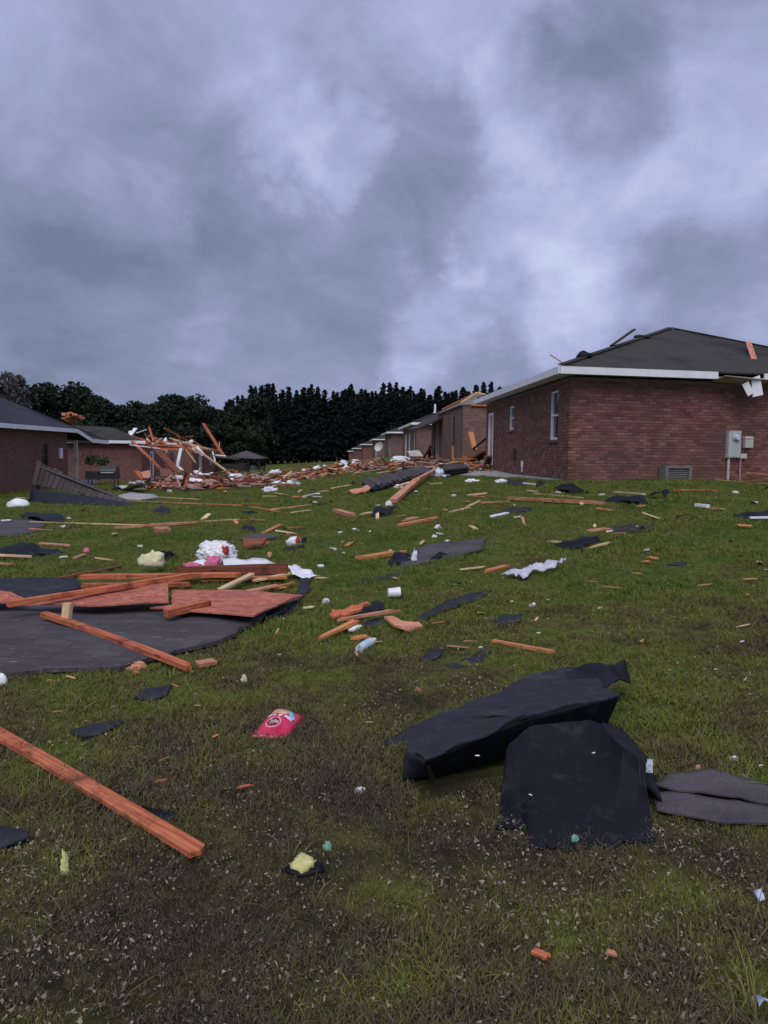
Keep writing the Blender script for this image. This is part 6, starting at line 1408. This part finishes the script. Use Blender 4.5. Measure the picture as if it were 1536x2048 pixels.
# leaning pieces in the gap between the first two right houses and by the porches
lean(B, (940,866), (949,902), 33.5, 33, .22, .1, 'wood_orange', 'orange stud leaning on the near wall of the second right house')
lean(B, (946,900), (979,873), 32, 29.2, .07, .07, 'wood_dark', 'dark pole leaning between the first two right houses')
lean(B, (968,944), (984,914), 29.5, 28.5, .3, .06, 'wood_grey', 'grey board leaning at the corner of the right brick house')
lean(B, (944,925), (975,905), 31, 30, .5, .08, 'wood_brown', 'wide brown board leaning in the gap between the right houses')
wquad('plywood_panel', [(845,918,46), (861,889,47.5), (863,918,47), (850,921,45)], 'wood_brown', 'dark brown panel leaning by the porch of the second right house', 'plywood')
wquad('plywood_panel', [(852,905,46), (862,890,46.5), (863,895,46.5), (854,908,46)], 'wood_pink', 'pink board on the edge of the leaning porch panel', 'board')
wquad('plywood_panel', [(815,902,56), (838,900,57), (846,912,55.5), (822,912,55)], 'drywall', 'fallen porch ceiling before the third right house', 'ceiling panel')
blob('cloth', 938, 928, 14, 8, 'cloth_red', 'dark red cloth at the foot of the second right house', 'cloth', rough=.4)
for px, py, w, lab in ((930,938,9,'white scrap left in the gap between the right houses'), (941,936,10,'pinkish white scrap in the middle of the gap between the right houses'), (950,938,12,'white crumpled scrap before the corner of the right brick house'), (963,941,12,'grey white lump at the end of the concrete walk by the corner')):
    blob('plastic_scrap', px, py, w, 9, 'white_plastic', lab, 'plastic scrap', rough=.9)
P((873,933), (882,928), .14, 'white_paint', 'rising arm of the bent white tube behind the blue cloth', h=(.1,.35)); P((882,928), (897,932), .14, 'white_paint', 'falling arm of the bent white tube behind the blue cloth', h=(.35,.1))
blob('plastic_scrap', 707, 930, 8, 8, 'white_plastic', 'white scrap above the round spool on the debris ridge', 'plastic scrap', rough=.5)

# small splinters and flakes all over the lawn
rr = random.Random(5)
flk = {}
def flake_mesh(kind, k):
    if (kind, k) not in flk:
        r2 = random.Random(k*7+len(kind))
        me = plank_mesh(r2.uniform(.10,.34) if kind.startswith('wood') else r2.uniform(.05,.12), r2.uniform(.02,.05), .012, (.06,.08), rng=r2, nx=3, ny=3); me.materials.append(M[kind]); flk[(kind, k)] = me
    return flk[(kind, k)]
spots = []
for k in range(170):
    px, py = rr.uniform(-20, 1556), 985 + 560 * rr.random() ** 1.9
    if 760 < px < 1340 and 1310 < py < 1710: continue
    p = ground(px, py)
    if any(inside(p.x, p.y, m) for m in MASKS): continue
    if p.y > 18 and p.x > 4: continue
    kind = rr.choices(['wood_orange','wood_pink','wood_pale','paper','felt'], [4,3,5,5,4])[0]
    lab, g = {'wood_orange': ('small orange wood splinter lying loose on the lawn','loose orange splinters'), 'wood_pink': ('small pinkish wood splinter lying loose on the lawn','loose pinkish splinters'), 'wood_pale': ('small pale wood splinter lying loose on the lawn','loose pale splinters'),
              'paper': ('tiny white paper flake lying loose on the lawn','loose paper flakes'), 'felt': ('small black felt chip lying loose on the lawn','loose felt chips')}[kind]
    o = link('splinter' if kind.startswith('wood') else ('paper_flake' if kind == 'paper' else 'felt_chip'), flake_mesh(kind, rr.randrange(5)))
    s = 1.0 if p.y < 6 else min(2.2, p.y / 6)
    o.location = p + Z*.03; o.rotation_euler = (rr.gauss(0,.15), rr.gauss(0,.15), rr.uniform(0, 6.28)); o.scale = (s*(.3 if p.y < 5 else .55 if p.y < 8 else .9),)*3
    tag(o, lab, 'splinter' if kind.startswith('wood') else 'scrap', g)

# ------------------------------------------------------------------ grass and thatch
def blade_tuft(seed, n, R, h, w, mat, lean_=.7):
    r2 = random.Random(seed); vs = []; fs = []
    for k in range(n):
        a = r2.uniform(0, 6.28); rr_ = R * math.sqrt(r2.random()); bx, by = rr_*math.cos(a), rr_*math.sin(a)
        d = r2.uniform(0, 6.28); L = h * r2.uniform(.5, 1.25); ln = r2.uniform(.2, 1.0) * lean_; ww = w * r2.uniform(.6, 1.2)
        sx, sy = -math.sin(d)*ww/2, math.cos(d)*ww/2; o0 = len(vs)
        for t in (0, .45, .8, 1.0):
            out = L * (ln * t * t + .15 * t); z = L * (t - .35 * ln * t * t)
            x, y = bx + math.cos(d)*out, by + math.sin(d)*out
            if t < 1: vs += [(x - sx*(1-.5*t), y - sy*(1-.5*t), z), (x + sx*(1-.5*t), y + sy*(1-.5*t), z)]
            else: vs.append((x, y, z))
        fs += [(o0, o0+1, o0+3, o0+2), (o0+2, o0+3, o0+5, o0+4), (o0+4, o0+5, o0+6)]
    me = pydata('tuft', vs, fs, True); me.materials.append(M[mat]); return me
def curl_mesh(seed, mat):       # a shred of dead leaf or clipping: a bent, ragged scrap
    r2 = random.Random(seed); L = r2.uniform(.004, .0105); asp = r2.choice([.2, .35, .55, .8]); n = 6; vs = [(0, 0, 0)]; fs = []
    bend = r2.uniform(-.9, .9); tw = r2.uniform(-.6, .6)
    for i in range(n):
        a = 2*math.pi*i/n + r2.uniform(-.35, .35); k = r2.uniform(.45, 1.25)
        x, y = math.cos(a)*L*k, math.sin(a)*L*k*asp
        vs.append((x, y, bend*x*x/L + tw*x*y/L/asp*.5 + r2.uniform(-.1, .1)*L))
    for i in range(n): fs.append((0, 1 + i, 1 + (i+1) % n))
    me = pydata('leaf_litter', vs, fs, False); me.materials.append(M[mat]); return me
def patch(x, y, seed, f):
    g = np.random.default_rng(seed); v = np.zeros(len(x)); amp = 1.0; tot = 0
    for o in range(4):
        for k in range(3):
            a = g.uniform(0, 6.283); ph = g.uniform(0, 6.283); ff = f * 2**o * g.uniform(.7, 1.4)
            v += amp * np.sin((x*np.cos(a) + y*np.sin(a))*ff + ph + 1.3*np.sin((x*np.sin(a) - y*np.cos(a))*ff*.7 + ph*2))
        tot += amp * 1.9; amp *= .6
    return np.clip(.5 + v/tot*.9, 0, 1)
def scatter(name, bands, variants, mat, seed, tilt=.25, lift=0.0, clump=(0.0, 1.5), grow=0.0):
    g = np.random.default_rng(seed); P_ = []; S_ = []
    for y0, y1, dens, sc in bands:
        xm = y1 * .56 + 3.2
        n = int(dens * (y1 - y0) * 2 * xm)
        x = g.uniform(-xm, xm, n); y = g.uniform(y0, y1, n)
        keep = np.abs(x) < y * .54 + 3.1
        x, y = x[keep], y[keep]
        P_.append(np.stack([x, y], 1)); S_.append(np.full(len(x), sc) * g.uniform(.65, 1.3, len(x)))
    P_ = np.concatenate(P_); S_ = np.concatenate(S_)
    pt = patch(P_[:,0], P_[:,1], seed + 50, clump[1])
    bad = g.random(len(P_)) > (1 - clump[0]) + clump[0] * pt * 1.5
    S_ = S_ * (1 + grow * (pt - .5))
    for mk in MASKS:
        a = np.array(mk); lo, hi = a.min(0), a.max(0)
        cand = np.where((P_[:,0] > lo[0]) & (P_[:,0] < hi[0]) & (P_[:,1] > lo[1]) & (P_[:,1] < hi[1]))[0]
        if len(cand) == 0: continue
        ins = np.zeros(len(cand), bool); X_, Y_ = P_[cand,0], P_[cand,1]
        for i in range(len(a)):
            x0, y0 = a[i]; x1, y1 = a[(i+1) % len(a)]
            if y0 == y1: continue
            cr = ((y0 > Y_) != (y1 > Y_)) & (X_ < (x1-x0)*(Y_-y0)/(y1-y0) + x0); ins ^= cr
        bad[cand[ins]] = True
    # no grass under the houses or the walk
    for h in (R1, R2, R3, L1, L2, L3):
        e = np.array([[h.e1.x, h.e2.x], [h.e1.y, h.e2.y]]); ab = np.linalg.solve(e, (P_ - np.array([h.O.x, h.O.y])).T)
        bad |= (ab[0] > -.05) & (ab[0] < h.L + .05) & (ab[1] > -.05) & (ab[1] < h.W + .05)
    P_ = P_[~bad]; S_ = S_[~bad]
    z = gz_arr(P_[:,0], P_[:,1]) + lift
    me = bpy.data.meshes.new(name); me.vertices.add(len(P_)); me.vertices.foreach_set('co', np.column_stack([P_, z]).astype(np.float32).ravel())
    for nm, arr in (('sc', S_), ):
        at_ = me.attributes.new(nm, 'FLOAT', 'POINT'); at_.data.foreach_set('value', arr.astype(np.float32))
    rot = np.column_stack([g.normal(0, tilt, len(P_)), g.normal(0, tilt, len(P_)), g.uniform(0, 6.283, len(P_))]).astype(np.float32)
    at_ = me.attributes.new('rt', 'FLOAT_VECTOR', 'POINT'); at_.data.foreach_set('vector', rot.ravel())
    o = link(name, me); o['kind'] = 'stuff'
    lib = bpy.data.collections.new(name + '_pieces')
    for v_ in variants: lib.objects.link(bpy.data.objects.new(name + '_piece', v_))
    ng = bpy.data.node_groups.new(name, 'GeometryNodeTree')
    ng.interface.new_socket('Geometry', in_out='INPUT', socket_type='NodeSocketGeometry'); ng.interface.new_socket('Geometry', in_out='OUTPUT', socket_type='NodeSocketGeometry')
    gn = ng.nodes; gl = ng.links
    gi = gn.new('NodeGroupInput'); go = gn.new('NodeGroupOutput'); ip = gn.new('GeometryNodeInstanceOnPoints')
    ci = gn.new('GeometryNodeCollectionInfo'); ci.inputs['Collection'].default_value = lib; ci.inputs['Separate Children'].default_value = True; ci.inputs['Reset Children'].default_value = True
    a1 = gn.new('GeometryNodeInputNamedAttribute'); a1.data_type = 'FLOAT'; a1.inputs['Name'].default_value = 'sc'
    a2 = gn.new('GeometryNodeInputNamedAttribute'); a2.data_type = 'FLOAT_VECTOR'; a2.inputs['Name'].default_value = 'rt'
    rv_ = gn.new('FunctionNodeRandomValue'); rv_.data_type = 'INT'; rv_.inputs['Min'].default_value = 0; rv_.inputs['Max'].default_value = len(variants) - 1
    gl.new(gi.outputs[0], ip.inputs['Points']); gl.new(ci.outputs[0], ip.inputs['Instance']); ip.inputs['Pick Instance'].default_value = True
    gl.new([s for s in rv_.outputs if s.enabled][0] if any(s.enabled for s in rv_.outputs) else rv_.outputs[2], ip.inputs['Instance Index'])
    gl.new([s for s in a1.outputs if s.enabled][0], ip.inputs['Scale']); gl.new([s for s in a2.outputs if s.enabled][0], ip.inputs['Rotation'])
    gl.new(ip.outputs[0], go.inputs[0])
    md = o.modifiers.new('scatter', 'NODES'); md.node_group = ng
    return o
tufts = [blade_tuft(k, 24, .05, .036, .0034, 'grass_blade', 1.0) for k in range(6)]
scatter('grass', [(1.2, 3.2, 1500, .74), (3.2, 5.5, 1000, .84), (5.5, 9, 520, .95), (9, 15, 230, 1.15), (15, 26, 80, 1.5), (26, 45, 20, 2.0)], tufts, 'grass_blade', 1, clump=(.16, 2.6), grow=.6)
curls = [curl_mesh(k, 'thatch') for k in range(14)]
scatter('leaf_litter', [(1.2, 3.2, 2200, 1.0), (3.2, 5, 1100, 1.05), (5, 8, 330, 1.3), (8, 14, 50, 1.8)], curls, 'thatch', 2, tilt=.7, lift=.018, clump=(.7, 3.4), grow=.5)
stalks = [blade_tuft(90 + k, 5, .03, .075, .004, 'grass_blade', 1.2) for k in range(4)]
scatter('weeds', [(1.2, 4, 26, 1.0), (4, 9, 9, 1.1)], stalks, 'grass_blade', 3, clump=(.9, 1.3), grow=.8)
